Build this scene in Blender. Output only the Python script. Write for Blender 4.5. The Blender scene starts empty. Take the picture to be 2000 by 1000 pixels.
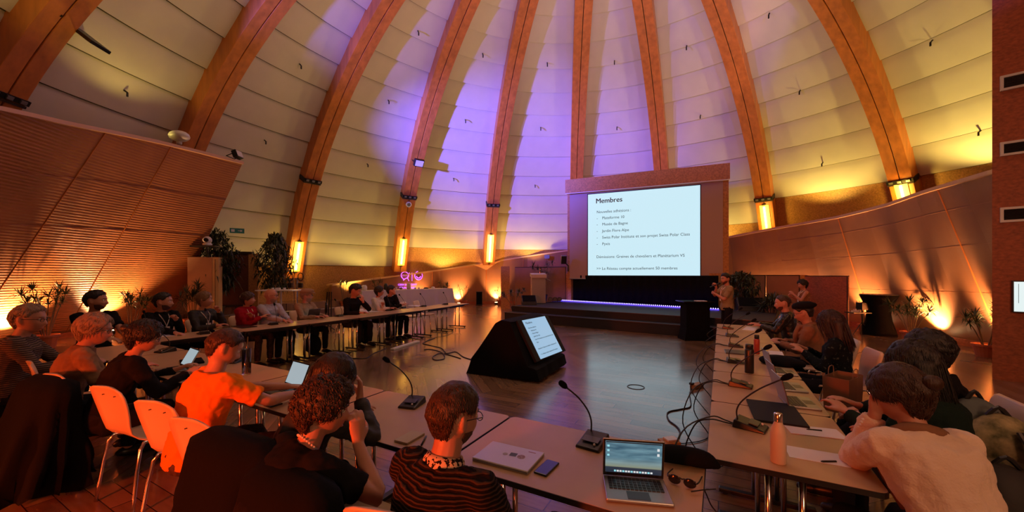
import bpy, bmesh, math, random
from mathutils import Vector as V, Matrix, noise
random.seed(7)
S = bpy.context.scene
COL = S.collection
PI = math.pi
rad = math.radians
# ------------------------------------------------------------------ camera, world, lights, exposure
F, H, Y0 = 745.0, 1.66, 536.0
TH = math.atan(408 / 745)
cT, sT = math.cos(TH), math.sin(TH)
cam = bpy.data.cameras.new('camera')
cam.sensor_width = 36; cam.lens = F / 2000 * 36; cam.shift_y = 36 / 2000; cam.clip_end = 100
co = bpy.data.objects.new('camera', cam); COL.objects.link(co)
co.location = (0, 0, H); co.rotation_euler = (PI / 2, 0, TH)
S.camera = co
S.view_settings.view_transform = 'Standard'; S.view_settings.look = 'None'
S.view_settings.gamma = 1; S.view_settings.use_curve_mapping = False
S.view_settings.exposure = 0.0
w = bpy.data.worlds.new('hall'); S.world = w; w.use_nodes = True
w.node_tree.nodes['Background'].inputs[0].default_value = (.20, .10, .075, 1)
w.node_tree.nodes['Background'].inputs[1].default_value = .10

def at(x, y, z=0):                      # point at height z seen at (x, y) of the photograph
    d = F * (H - z) / (y - Y0); u = (x - 1000) / F * d
    return V((u * cT - d * sT, u * sT + d * cT, z))
def atd(x, y, d):
    u = (x - 1000) / F * d
    return V((u * cT - d * sT, u * sT + d * cT, H - (y - Y0) * d / F))
DC = V((-2.236, 7.889, -1.54)); R0 = 13.6        # centre and inner radius of the domed hall
def dome(az, el, r):
    a, e = rad(az), rad(el)
    return DC + V((math.sin(a) * math.cos(e), math.cos(a) * math.cos(e), math.sin(e))) * r
def sph(x, y, r=R0):
    u = (x - 1000) / F
    d = V((u * cT - sT, u * sT + cT, -(y - Y0) / F)).normalized()
    C = DC - V((0, 0, H)); b = d.dot(C); t = b + math.sqrt(max(0, b * b - C.dot(C) + r * r))
    return d * t + V((0, 0, H))

def lamp(kind, loc, energy, col, target=None, size=.2, spot=None, blend=.5, size_y=None):
    L = bpy.data.lights.new('lamp_light', kind); L.energy = energy; L.color = col
    o = bpy.data.objects.new('lamp_light', L); COL.objects.link(o); o.location = loc
    if kind == 'AREA':
        L.size = size
        if size_y: L.shape = 'RECTANGLE'; L.size_y = size_y
    else: L.shadow_soft_size = size
    if kind == 'SPOT': L.spot_size = rad(spot or 60); L.spot_blend = blend
    if target is not None: o.rotation_euler = (V(target) - V(loc)).to_track_quat('-Z', 'Y').to_euler()
    return o
YEL = (1, .74, .16); ORA = (1, .22, .045); WARM = (1, .42, .12); PUR = (.15, .12, 1)
# yellow uplights behind the parapet, one at the middle of every bay, washing the curved panels
RIBAZ = [-120.9, -102.3, -83.2, -62.7, -42.3, -21.5, -1.1, 18.5, 38.3]
for i, (az, z, e) in enumerate([(-112, 5.2, 16), (-92.7, 1.2, 8), (-73, 1.6, 66), (-52.5, 2.1, 80), (-32, 2.6, 62), (-11, 3.0, 40),
                            (8.7, 3.1, 80), (28.4, 3.6, 95), (48, 4.0, 125), (66, 4.4, 100), (-131, 5.2, 20)]):
    el = math.degrees(math.asin((z - DC.z) / 13.3)); p = dome(az, el, 13.0)
    if -80 < az < 20: el -= 3.6; p = dome(az, el, 13.25)
    lamp('SPOT', p, e * 4.6, YEL, dome(az, el + 22, 13.95), .10, 125, .6)
# purple floods on the ledges of the left side and at the right
lamp('SPOT', (-12.0, 5.8, 5.7), 15000, PUR, dome(-33, 37, 14), .10, 58, 1)
lamp('SPOT', (-12.0, 5.8, 5.8), 3600, PUR, dome(-13, 36, 14), .10, 26, 1)
lamp('SPOT', (-11.0, 2.0, 6.4), 4200, PUR, dome(-36, 58, 14), .12, 58, .7)
lamp('SPOT', (5.2, 4.0, 6.2), 1500, PUR, dome(14, 62, 14), .15, 62, .8)
# dim house light under the top of the dome, then two added fills
lamp('AREA', (-3.5, 6.0, 10.5), 150, (1, .62, .46), (-5.5, 7.0, 0), 5)
lamp('AREA', (-2.6, 8.4, 5.2), 250, (1, .58, .54), (-2.6, 8.5, 12), 4)  # added mauve fill in mid-air, aimed up to brighten the shell
lamp('AREA', (2.8, .5, 3.4), 70, (1, .40, .20), (5.2, 8.4, 3.0), 1.2)  # added warm fill that brightens the red board wall
# the red-orange floor floods behind the camera that colour the backs of the near chairs, then a warm fill
lamp('SPOT', (-2.2, -3.0, 1.5), 1350, (1, .085, .012), (-2.6, 1.2, .75), .25, 75, .8)
lamp('SPOT', (-6.5, -2.5, 1.2), 380, (1, .12, .02), (-5.0, 1.4, .7), .25, 70, .8)
lamp('AREA', (2.4, -2.2, 2.4), 42, (1, .50, .24), (.9, 2.6, .9), .8)  # unseen warm fill behind the camera, on the near right row
# cool spot added above the middle of the floor, aimed down at it
lamp('SPOT', (-1.0, 3.0, 5.4), 60, (.70, .82, 1), (-2.0, 7.0, 0), .3, 70, .9)

# ------------------------------------------------------------------ object helpers
def tag(o, label=None, cat=None, group=None, kind=None):
    if label: o['label'] = label
    if cat: o['category'] = cat
    if group: o['group'] = group
    if kind: o['kind'] = kind
    return o
def empty(name, loc, rz=0, label=None, cat=None, group=None):
    o = bpy.data.objects.new(name, None); COL.objects.link(o); o.location = loc; o.rotation_euler = (0, 0, rz)
    o.empty_display_size = .1
    return tag(o, label, cat, group)
def kids(o): return [c for c in bpy.data.objects if c.parent == o]
def copy_tree(o, parent=None, _k=None):
    c = o.copy(); COL.objects.link(c)
    if parent: c.parent = parent; c.matrix_parent_inverse = o.matrix_parent_inverse.copy()
    for ch in kids(o): copy_tree(ch, c)
    return c
def place(proto, used, loc, rz, label, group=None):
    o = proto if not used else copy_tree(proto)
    used.append(o); o.location = loc; o.rotation_euler = (0, 0, rz); tag(o, label, None, group)
    return o

class MB:
    def __init__(s): s.v = []; s.f = []; s.m = []
    def add(s, v, f, m=0):
        n = len(s.v); s.v += [tuple(p) for p in v]; s.f += [[i + n for i in q] for q in f]; s.m += [m] * len(f); return s
    def box(s, c, d, rz=0, m=0, M=None):
        x, y, z = d[0] / 2, d[1] / 2, d[2] / 2
        vs = [V((a * x, b * y, e * z)) for a in (-1, 1) for b in (-1, 1) for e in (-1, 1)]
        R = M or Matrix.Rotation(rz, 3, 'Z')
        vs = [R @ p + V(c) for p in vs]
        return s.add(vs, [(0, 1, 3, 2), (4, 6, 7, 5), (0, 4, 5, 1), (2, 3, 7, 6), (0, 2, 6, 4), (1, 5, 7, 3)], m)
    def rings(s, rs, m=0, cap=True):
        n = len(rs[0]); v = [p for r in rs for p in r]; f = []
        for i in range(len(rs) - 1):
            for j in range(n):
                a = i * n + j; b = i * n + (j + 1) % n
                f.append((a, b, b + n, a + n))
        if cap: f.append(tuple(range(n - 1, -1, -1))); f.append(tuple((len(rs) - 1) * n + j for j in range(n)))
        return s.add(v, f, m)
    def tube(s, pts, r, n=8, m=0, flat=1.0, up=None, smooth=0, roundcap=False):
        pts = [V(p) for p in pts]
        rr = list(r) if hasattr(r, '__len__') else [r] * len(pts)
        if smooth: pts, rr = resample(pts, rr, smooth)
        if roundcap:
            a = (pts[0] - pts[1]).normalized(); b = (pts[-1] - pts[-2]).normalized()
            pts = [pts[0] + a * rr[0] * .85, pts[0] + a * rr[0] * .5] + pts + [pts[-1] + b * rr[-1] * .5, pts[-1] + b * rr[-1] * .85]
            rr = [rr[0] * .45, rr[0] * .85] + rr + [rr[-1] * .85, rr[-1] * .45]
        nx = None; rs = []
        for i, p in enumerate(pts):
            t = (pts[min(i + 1, len(pts) - 1)] - pts[max(i - 1, 0)])
            t = t.normalized() if t.length > 1e-9 else V((0, 0, 1))
            if nx is None:
                u = V(up) if up is not None else (V((0, 0, 1)) if abs(t.z) < .9 else V((1, 0, 0)))
                nx = (u - t * u.dot(t)).normalized()
            else:
                q = nx - t * nx.dot(t); nx = q.normalized() if q.length > 1e-6 else nx
            ny = t.cross(nx)
            rs.append([p + nx * (math.cos(2 * PI * k / n) * rr[i] * flat) + ny * (math.sin(2 * PI * k / n) * rr[i]) for k in range(n)])
        return s.rings(rs, m)
    def lathe(s, prof, c=(0, 0, 0), n=24, m=0, ex=1, ey=1):
        c = V(c)
        rs = [[c + V((math.cos(2 * PI * k / n) * r * ex, math.sin(2 * PI * k / n) * r * ey, z)) for k in range(n)] for r, z in prof]
        return s.rings(rs, m)
    def prism(s, poly, z0, z1, m=0):
        n = len(poly)
        return s.add([(p[0], p[1], z0) for p in poly] + [(p[0], p[1], z1) for p in poly],
              [tuple(range(n - 1, -1, -1)), tuple(range(n, 2 * n))] + [(i, (i + 1) % n, (i + 1) % n + n, i + n) for i in range(n)], m)
    def ball(s, c, r, n=12, m=0, sc=(1, 1, 1), M=None):
        c = V(c); M = M or Matrix.Identity(3)
        k = max(5, n // 2)
        rs = [[c + M @ V((math.cos(2 * PI * j / n) * math.sin(a) * r * sc[0], math.sin(2 * PI * j / n) * math.sin(a) * r * sc[1], math.cos(a) * r * sc[2]))
               for j in range(n)] for a in [PI * (i + .15) / (k + .3) for i in range(k + 1)]]
        return s.rings(rs, m)
    def build(s, name, mats, parent=None, smooth=False, bevel=0, loc=None, sub=0):
        me = bpy.data.meshes.new(name); me.from_pydata(s.v, [], s.f); me.update()
        if not isinstance(mats, (list, tuple)): mats = [mats]
        for q in mats: me.materials.append(q)
        bm = bmesh.new(); bm.from_mesh(me); bmesh.ops.recalc_face_normals(bm, faces=bm.faces); bm.to_mesh(me); bm.free()
        if len(mats) > 1: me.polygons.foreach_set('material_index', s.m)
        if smooth: me.polygons.foreach_set('use_smooth', [True] * len(me.polygons))
        o = bpy.data.objects.new(name, me); COL.objects.link(o)
        if parent: o.parent = parent
        if loc: o.location = loc
        if bevel:
            b = o.modifiers.new('b', 'BEVEL'); b.width = bevel; b.segments = 2; b.limit_method = 'ANGLE'; b.angle_limit = rad(40)
        if sub:
            b = o.modifiers.new('s', 'SUBSURF'); b.levels = sub; b.render_levels = sub
        if smooth and not sub and not bevel:
            pass
        return o
def resample(pts, rr, k):
    P, Rr = [], []
    n = len(pts)
    for i in range(n - 1):
        p0 = pts[max(i - 1, 0)]; p1 = pts[i]; p2 = pts[i + 1]; p3 = pts[min(i + 2, n - 1)]
        r0 = rr[max(i - 1, 0)]; r1 = rr[i]; r2 = rr[i + 1]; r3 = rr[min(i + 2, n - 1)]
        for j in range(k):
            t = j / k; a = 2 * t**3 - 3 * t * t + 1; b = t**3 - 2 * t * t + t; c_ = -2 * t**3 + 3 * t * t; d = t**3 - t * t
            P.append(p1 * a + (p2 - p0) * (.5 * b) + p2 * c_ + (p3 - p1) * (.5 * d))
            Rr.append(max(1e-4, r1 * a + (r2 - r0) * .5 * b + r2 * c_ + (r3 - r1) * .5 * d))
    P.append(pts[-1]); Rr.append(rr[-1])
    return P, Rr
def struct(mb, name, mat, **k): return tag(mb.build(name, mat, **k), kind='structure')
def text(body, name, mat, parent, M, size, ex=.001, align='LEFT', off=0):
    cu = bpy.data.curves.new(name, 'FONT'); cu.body = body; cu.size = size; cu.extrude = ex; cu.align_x = align
    cu.offset = off; cu.resolution_u = 3; t = bpy.data.objects.new(name, cu); COL.objects.link(t)
    me = bpy.data.meshes.new_from_object(t.evaluated_get(bpy.context.evaluated_depsgraph_get()))
    bpy.data.objects.remove(t); me.materials.clear(); me.materials.append(mat)
    o = bpy.data.objects.new(name, me); COL.objects.link(o)
    if parent: o.parent = parent
    o.matrix_local = M
    return o
def frame(o, x, y):                     # 4x4 with origin o, x axis along x, y axis along y
    x = V(x).normalized(); y = V(y); y = (y - x * y.dot(x)).normalized(); z = x.cross(y)
    return Matrix(((x.x, y.x, z.x, o[0]), (x.y, y.y, z.y, o[1]), (x.z, y.z, z.z, o[2]), (0, 0, 0, 1)))

# ------------------------------------------------------------------ materials
def mat(name, col, rough=.5, metal=0, var=0, scale=6, stretch=(1, 1, 1), bump=0, bscale=None, emit=None, es=0, spec=None, coat=0, sheen=0, trans=0, alt=None, detail=4):
    m = bpy.data.materials.new(name); m.use_nodes = True; nt = m.node_tree; N = nt.nodes; L = nt.links
    b = N['Principled BSDF']; b.inputs['Base Color'].default_value = (*col, 1)
    b.inputs['Roughness'].default_value = rough; b.inputs['Metallic'].default_value = metal
    if spec is None and rough >= .85: spec = .12
    if spec is not None: b.inputs['Specular IOR Level'].default_value = spec
    if coat: b.inputs['Coat Weight'].default_value = coat; b.inputs['Coat Roughness'].default_value = .15
    if sheen: b.inputs['Sheen Weight'].default_value = sheen
    if trans: b.inputs['Transmission Weight'].default_value = trans
    if emit: b.inputs['Emission Color'].default_value = (*emit, 1); b.inputs['Emission Strength'].default_value = es
    if var or bump:
        tc = N.new('ShaderNodeTexCoord'); mp = N.new('ShaderNodeMapping'); mp.inputs['Scale'].default_value = stretch
        L.new(tc.outputs['Object'], mp.inputs[0]); nz = N.new('ShaderNodeTexNoise'); nz.inputs['Scale'].default_value = scale; nz.inputs['Detail'].default_value = detail
        L.new(mp.outputs[0], nz.inputs['Vector'])
        if var:
            cr = N.new('ShaderNodeValToRGB'); a = alt or tuple(c * (1 - var) for c in col)
            cr.color_ramp.elements[0].position = .3; cr.color_ramp.elements[1].position = .7
            cr.color_ramp.elements[0].color = (*a, 1); cr.color_ramp.elements[1].color = (*col, 1)
            L.new(nz.outputs['Fac'], cr.inputs[0]); L.new(cr.outputs[0], b.inputs['Base Color'])
        if bump:
            src = nz
            if bscale:
                src = N.new('ShaderNodeTexNoise'); src.inputs['Scale'].default_value = bscale; src.inputs['Detail'].default_value = 3; L.new(mp.outputs[0], src.inputs['Vector'])
            bp = N.new('ShaderNodeBump'); bp.inputs['Strength'].default_value = bump; bp.inputs['Distance'].default_value = .01
            L.new(src.outputs['Fac'], bp.inputs['Height']); L.new(bp.outputs[0], b.inputs['Normal'])
    return m
def nodes(m): return m.node_tree.nodes, m.node_tree.links, m.node_tree.nodes['Principled BSDF']
def stripes(name, c1, c2, freq, axis='Z', sharp=.1, rough=.85, distort=0, bump=0, frac=.5):
    m = mat(name, c1, rough); N, L, b = nodes(m)
    tc = N.new('ShaderNodeTexCoord'); wv = N.new('ShaderNodeTexWave'); wv.bands_direction = axis; wv.inputs['Scale'].default_value = freq
    wv.inputs['Distortion'].default_value = distort; wv.inputs['Detail Scale'].default_value = 1.5
    L.new(tc.outputs['Object'], wv.inputs[0]); cr = N.new('ShaderNodeValToRGB')
    cr.color_ramp.elements[0].position = frac - sharp; cr.color_ramp.elements[1].position = frac + sharp
    cr.color_ramp.elements[0].color = (*c1, 1); cr.color_ramp.elements[1].color = (*c2, 1)
    L.new(wv.outputs['Fac'], cr.inputs[0]); L.new(cr.outputs[0], b.inputs['Base Color'])
    if bump:
        bp = N.new('ShaderNodeBump'); bp.inputs['Strength'].default_value = bump; bp.inputs['Distance'].default_value = .01
        L.new(wv.outputs['Fac'], bp.inputs['Height']); L.new(bp.outputs[0], b.inputs['Normal'])
    return m

MT = {}
MT['rib'] = mat('laminated_wood', (.58, .175, .035), .42, var=.35, scale=3, stretch=(2, 2, .35), bump=.1, coat=.15)
MT['gap'] = mat('dark_gap', (.03, .015, .01), .8)
MT['steel'] = mat('dark_steel', (.02, .02, .022), .4, .6)
MT['chrome'] = mat('chrome', (.75, .72, .7), .16, 1)
MT['shell'] = mat('cream_panel', (.60, .53, .44), .75, bump=.12, bscale=60, var=.06, scale=2)
MT['seam'] = mat('panel_seam', (.10, .075, .055), .9)
MT['osb'] = mat('pressed_wood_board', (.56, .27, .08), .5, var=.45, scale=22, bump=.2, detail=8)
MT['osbred'] = mat('red_wood_board', (.46, .11, .035), .55, var=.45, scale=20, bump=.25, detail=8, stretch=(1, 1, 1.6))
MT['panel'] = mat('felt_panel', (.30, .15, .08), .8, var=.12, scale=5)
MT['matteblack'] = mat('matt_black', (.010, .010, .011), .7, spec=.25)
MT['coping'] = mat('pale_coping', (.62, .36, .18), .4)
MT['black'] = mat('black_cloth', (.004, .004, .005), .9, bump=.2, bscale=40)
MT['blackplastic'] = mat('black_plastic', (.012, .012, .013), .35)
MT['blackgloss'] = mat('black_gloss', (.01, .01, .012), .12)
MT['stage'] = mat('stage_carpet', (.012, .012, .016), .65, bump=.2, bscale=80)
MT['white'] = mat('white_plastic', (.7, .68, .66), .4)
MT['paper'] = mat('paper', (.75, .72, .74), .7)
MT['cloth'] = mat('white_tablecloth', (.62, .56, .56), .8, bump=.2, bscale=8)
MT['laminate'] = mat('beech_laminate', (.50, .32, .18), .36, var=.10, scale=4, bump=.04, bscale=300)
MT['edge'] = mat('black_edge', (.012, .010, .010), .4)
MT['birch'] = mat('birch_ply', (.68, .48, .32), .38, var=.08, scale=3)
MT['alu'] = mat('grey_aluminium', (.36, .35, .36), .35, .8)
MT['darkalu'] = mat('dark_aluminium', (.10, .10, .11), .35, .8)
MT['terracotta'] = mat('terracotta', (.50, .13, .045), .7, var=.15)
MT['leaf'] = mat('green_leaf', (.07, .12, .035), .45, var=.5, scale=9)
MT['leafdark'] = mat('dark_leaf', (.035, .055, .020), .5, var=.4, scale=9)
MT['stem'] = mat('plant_stem', (.20, .13, .07), .7)
MT['door'] = mat('brown_door', (.13, .035, .015), .5, var=.15, scale=3, stretch=(3, 3, .4))
MT['glass'] = mat('clear_glass', (1, 1, 1), .01, trans=1)
MT['lampyellow'] = mat('lamp_tube', (1, .8, .3), .4, emit=(1, .70, .17), es=14)
MT['lampglow'] = mat('lamp_glow', (1, .75, .3), .5, emit=(1, .50, .03), es=.5)  # yellow glow round the rib tubes, put in as emission
MT['uplens'] = mat('uplight_lens', (1, .8, .5), .4, emit=(1, .62, .28), es=16)
MT['slide'] = mat('lit_slide', (.02, .02, .02), .7, emit=(.60, .85, .95), es=.98)
MT['slide2'] = mat('lit_monitor', (.02, .02, .02), .3, emit=(.36, .62, .88), es=.8)
MT['ink'] = mat('ink', (.008, .010, .03), .8)
MT['inkred'] = mat('ink_dark_red', (.05, .004, .008), .8)
MT['screen'] = mat('screen_fabric', (.40, .31, .29), .8)
MT['led'] = mat('blue_led', (.2, .2, 1), .4, emit=(.08, .04, 1), es=2.2)
MT['ledw'] = mat('white_led', (.5, .5, 1), .4, emit=(.45, .38, 1), es=5)
MT['sign'] = mat('violet_light_sign', (.3, .05, .5), .5, emit=(.62, .14, .95), es=1.3)
MT['exit'] = mat('exit_green', (.01, .045, .03), .5, emit=(.01, .06, .04), es=.25)
MT['cable'] = mat('black_cable', (.012, .011, .011), .5)
MT['hairdark'] = mat('black_hair', (.010, .006, .005), .45, bump=.5, scale=30, stretch=(6, 6, .6))
MT['hairbrown'] = mat('brown_hair', (.050, .020, .010), .45, bump=.5, scale=30, stretch=(6, 6, .6), var=.4)
MT['hairblond'] = mat('blond_hair', (.22, .11, .045), .5, bump=.5, scale=30, stretch=(6, 6, .6), var=.4)
MT['hairgrey'] = mat('grey_hair', (.34, .23, .16), .55, bump=.5, scale=30, stretch=(6, 6, .6), var=.45)
MT['hairred'] = mat('dark_auburn_hair', (.028, .006, .004), .45, bump=.5, scale=30, stretch=(6, 6, .6), var=.4)
MT['skin'] = mat('skin', (.50, .235, .155), .5, var=.12, scale=12)
MT['skindark'] = mat('tan_skin', (.33, .15, .09), .5, var=.12, scale=12)
MT['eye'] = mat('eye_white', (.6, .55, .52), .2)
MT['iris'] = mat('iris', (.02, .012, .008), .15)

# floor: glossy parquet laid in concentric eight-sided rings round the middle of the hall
def floor_mat():
    m = mat('parquet', (.25, .12, .045), .22, spec=.6, coat=.5); N, L, b = nodes(m)
    def math_(op, a, b_=None, c=None):
        n = N.new('ShaderNodeMath'); n.operation = op
        for i, q in enumerate((a, b_, c)):
            if q is None: continue
            if isinstance(q, (int, float)): n.inputs[i].default_value = q
            else: L.new(q, n.inputs[i])
        return n.outputs[0]
    tc = N.new('ShaderNodeTexCoord'); sp = N.new('ShaderNodeSeparateXYZ'); L.new(tc.outputs['Object'], sp.inputs[0])
    x = math_('SUBTRACT', sp.outputs[0], -1.3); y = math_('SUBTRACT', sp.outputs[1], 8.4)
    a = math_('ARCTAN2', y, x); sec = math_('ROUND', math_('DIVIDE', a, PI / 4)); sa = math_('MULTIPLY', sec, PI / 4)
    cs, sn = math_('COSINE', sa), math_('SINE', sa)
    u = math_('ADD', math_('MULTIPLY', x, cs), math_('MULTIPLY', y, sn))
    v = math_('SUBTRACT', math_('MULTIPLY', y, cs), math_('MULTIPLY', x, sn))
    pl = math_('DIVIDE', u, .145); row = math_('FLOOR', pl); fr = math_('FRACT', pl)
    vj = math_('ADD', v, math_('MULTIPLY', row, 1.37)); pj = math_('DIVIDE', vj, 2.2); cell = math_('FLOOR', pj); fj = math_('FRACT', pj)
    cb = N.new('ShaderNodeCombineXYZ'); L.new(row, cb.inputs[0]); L.new(cell, cb.inputs[1]); L.new(sec, cb.inputs[2])
    wn = N.new('ShaderNodeTexWhiteNoise'); L.new(cb.outputs[0], wn.inputs[0])
    g1 = math_('LESS_THAN', fr, .045); g2 = math_('LESS_THAN', fj, .004); g = math_('MAXIMUM', g1, g2)
    cb2 = N.new('ShaderNodeCombineXYZ'); L.new(math_('MULTIPLY', u, 9), cb2.inputs[0]); L.new(math_('MULTIPLY', v, 1.2), cb2.inputs[1]); L.new(sec, cb2.inputs[2])
    nz = N.new('ShaderNodeTexNoise'); nz.inputs['Scale'].default_value = 2.5; nz.inputs['Detail'].default_value = 5; L.new(cb2.outputs[0], nz.inputs['Vector'])
    t = math_('ADD', math_('MULTIPLY', wn.outputs['Value'], .45), math_('MULTIPLY', nz.outputs['Fac'], .55))
    cr = N.new('ShaderNodeValToRGB'); cr.color_ramp.elements[0].position = .25; cr.color_ramp.elements[1].position = .75
    cr.color_ramp.elements[0].color = (.13, .072, .038, 1); cr.color_ramp.elements[1].color = (.27, .155, .085, 1); L.new(t, cr.inputs[0])
    mx = N.new('ShaderNodeMix'); mx.data_type = 'RGBA'; L.new(g, mx.inputs[0]); L.new(cr.outputs[0], mx.inputs[6]); mx.inputs[7].default_value = (.03, .014, .008, 1)
    L.new(mx.outputs[2], b.inputs['Base Color'])
    n2 = N.new('ShaderNodeTexNoise'); n2.inputs['Scale'].default_value = 1.2; L.new(tc.outputs['Object'], n2.inputs['Vector'])
    mr = N.new('ShaderNodeMapRange'); mr.inputs[3].default_value = .16; mr.inputs[4].default_value = .34; L.new(n2.outputs['Fac'], mr.inputs[0]); L.new(mr.outputs[0], b.inputs['Roughness'])
    bp = N.new('ShaderNodeBump'); bp.inputs['Strength'].default_value = .25; bp.inputs['Distance'].default_value = .004; bp.invert = True
    L.new(math_('ADD', g, math_('MULTIPLY', nz.outputs['Fac'], .3)), bp.inputs['Height']); L.new(bp.outputs[0], b.inputs['Normal'])
    return m
MT['floor'] = floor_mat()
def ribbed_mat(strength, col, wscale=13.0):          # finely ribbed wooden wall cladding
    m = mat('ribbed_cladding', col, .42, var=.18, scale=2.0, stretch=(1, 1, .5)); N, L, b = nodes(m)
    tc = N.new('ShaderNodeTexCoord'); wv = N.new('ShaderNodeTexWave'); wv.bands_direction = 'Z'; wv.inputs['Scale'].default_value = wscale
    L.new(tc.outputs['Object'], wv.inputs[0])
    nz = N.new('ShaderNodeTexNoise'); nz.inputs['Scale'].default_value = 55; nz.inputs['Detail'].default_value = 3
    mp = N.new('ShaderNodeMapping'); mp.inputs['Scale'].default_value = (.15, .15, 1); L.new(tc.outputs['Object'], mp.inputs[0]); L.new(mp.outputs[0], nz.inputs['Vector'])
    ad = N.new('ShaderNodeMath'); ad.operation = 'ADD'; L.new(wv.outputs['Fac'], ad.inputs[0]); L.new(nz.outputs['Fac'], ad.inputs[1])
    bp = N.new('ShaderNodeBump'); bp.inputs['Strength'].default_value = strength; bp.inputs['Distance'].default_value = .008
    L.new(ad.outputs[0], bp.inputs['Height']); L.new(bp.outputs[0], b.inputs['Normal'])
    return m
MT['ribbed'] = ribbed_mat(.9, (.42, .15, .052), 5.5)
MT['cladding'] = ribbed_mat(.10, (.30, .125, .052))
# ------------------------------------------------------------------ structure: floor, domed shell, ribs, ramp walls
def project(p):
    u = p[0] * cT + p[1] * sT; d = -p[0] * sT + p[1] * cT
    return 1000 + F * u / d, Y0 + F * (H - p[2]) / d, d
fl = MB(); fl.prism([(DC.x + 14.6 * math.cos(2 * PI * k / 72), DC.y + 14.6 * math.sin(2 * PI * k / 72)) for k in range(72)], -.12, 0)
struct(fl, 'floor', MT['floor'])

AZ = RIBAZ + [58.5, 78.5, 98.5, 118.5, 138.5, 158.5, 178.5, 198.5, 218.5]
STEP = 4.15
DADO = {0: 0, 1: -1, 2: -1, 3: 0, 4: 0, 5: 0, 6: 1, 7: 2, 8: 2}
for b in range(18):
    a0 = AZ[b]; a1 = AZ[b + 1] if b < 17 else AZ[0] + 360
    kd = DADO.get(b, 1); mb = MB(); nb = 12
    k = kd
    while True:
        e0 = 19.05 + STEP * k
        if e0 > 84: break
        g = []
        for j in range(9):
            t = j / 8; off = .09 * math.sqrt(max(0, 1 - t * t))
            g.append([dome(a0 + (a1 - a0) * i / nb, e0 + STEP * t, 14.12 - off) for i in range(nb + 1)])
        g.insert(0, [dome(a0 + (a1 - a0) * i / nb, e0, 14.12) for i in range(nb + 1)])
        vs = [p for r in g for p in r]; n = nb + 1
        mb.add(vs, [(r * n + i, r * n + i + 1, (r + 1) * n + i + 1, (r + 1) * n + i) for r in range(len(g) - 1) for i in range(nb)], 0)
        for ee in (e0,): mb.add([p for q in (ee - .13, ee) for p in [dome(a0 + (a1 - a0) * i / nb, q, 14.095) for i in range(n)]], [(i, i + 1, n + i + 1, n + i) for i in range(nb)], 2)
        k += 1
    e1 = 19.05 + STEP * kd                      # pressed board dado below the panels
    rows = [[dome(a0 + (a1 - a0) * i / nb, 4.0 + (e1 - 4.0) * j / 5, 14.10) for i in range(nb + 1)] for j in range(6)]
    n = nb + 1
    if b == 1: pass
    mb.add([p for r in rows for p in r], [(r * n + i, r * n + i + 1, (r + 1) * n + i + 1, (r + 1) * n + i) for r in range(5) for i in range(nb)], 1)
    o = struct(mb, 'wall_dome', [MT['shell'], MT['osb'], MT['seam']])
    for p in o.data.polygons: p.use_smooth = p.material_index == 0
    try:
        o.data.set_sharp_from_angle(angle=rad(50))
    except Exception: pass
cap = MB(); cap.prism([dome(a * 20, 84, 14.2)[:2] for a in range(18)], dome(0, 84, 14.2).z, dome(0, 84, 14.2).z + .2)
struct(cap, 'ceiling', MT['shell'])

# the laminated ribs: two beams side by side with a groove, a steel shoe bracket between the upper and the lower length
def rib(az, z0, n, zb=None):
    e0 = math.degrees(math.asin((z0 - DC.z) / R0)); a = rad(az)
    side = V((math.cos(a), -math.sin(a), 0)); mb = MB()
    for sgn in (-1, 1):
        rs = []
        for i in range(41):
            e = e0 + (83 - e0) * i / 40
            pi_, po = dome(az, e, R0), dome(az, e, 14.16)
            x0, x1 = sgn * .012, sgn * .31
            rs.append([pi_ + side * x0, pi_ + side * x1, po + side * x1, po + side * x0])
        mb.rings(rs)
    o = tag(mb.build('trim_%d' % n, MT['rib'], bevel=.012), kind='structure')
    g = MB(); rs = []
    for i in range(21):
        e = e0 + (83 - e0) * i / 20; p, q = dome(az, e, R0 + .05), dome(az, e, 14.1)
        rs.append([p - side * .013, p + side * .013, q + side * .013, q - side * .013])
    g.rings(rs); g.build('groove_filler', MT['gap'], o)
    if zb:
        eb = math.degrees(math.asin((zb - DC.z) / R0)); ax = (dome(az, eb + 1, R0) - dome(az, eb, R0)).normalized()
        nn = (DC - dome(az, eb, R0)).normalized(); Mx = Matrix((side, nn, ax)).transposed()
        k = MB(); c0 = dome(az, eb, R0 + .17)
        k.box(c0, (.68, .44, .11), M=Mx, m=0)
        for q in (-.22, 0, .22): k.box(c0 + side * q + nn * .235, (.10, .03, .075), M=Mx, m=1)
        k.box(c0 - ax * .10, (.66, .40, .05), M=Mx, m=2)
        k.build('steel_bracket', [MT['steel'], MT['alu'], MT['gap']], o)
    return o
BR = {0: (20, 190), 2: (610, 353), 3: (797, 384), 4: (962, 400), 7: (1495, 388), 8: (1760, 354)}
for i, az in enumerate(RIBAZ):
    zb = sph(*BR[i]).z if i in BR else None
    rib(az, {0: 1.5, 1: 1.5, 2: 1.5, 3: 1.78, 4: 2.15, 5: 2.5}.get(i, 1.0), i + 1, zb)
for i in (9, 10, 11, 13, 15, 17): rib(AZ[i], 1.0, i + 1)

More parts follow.
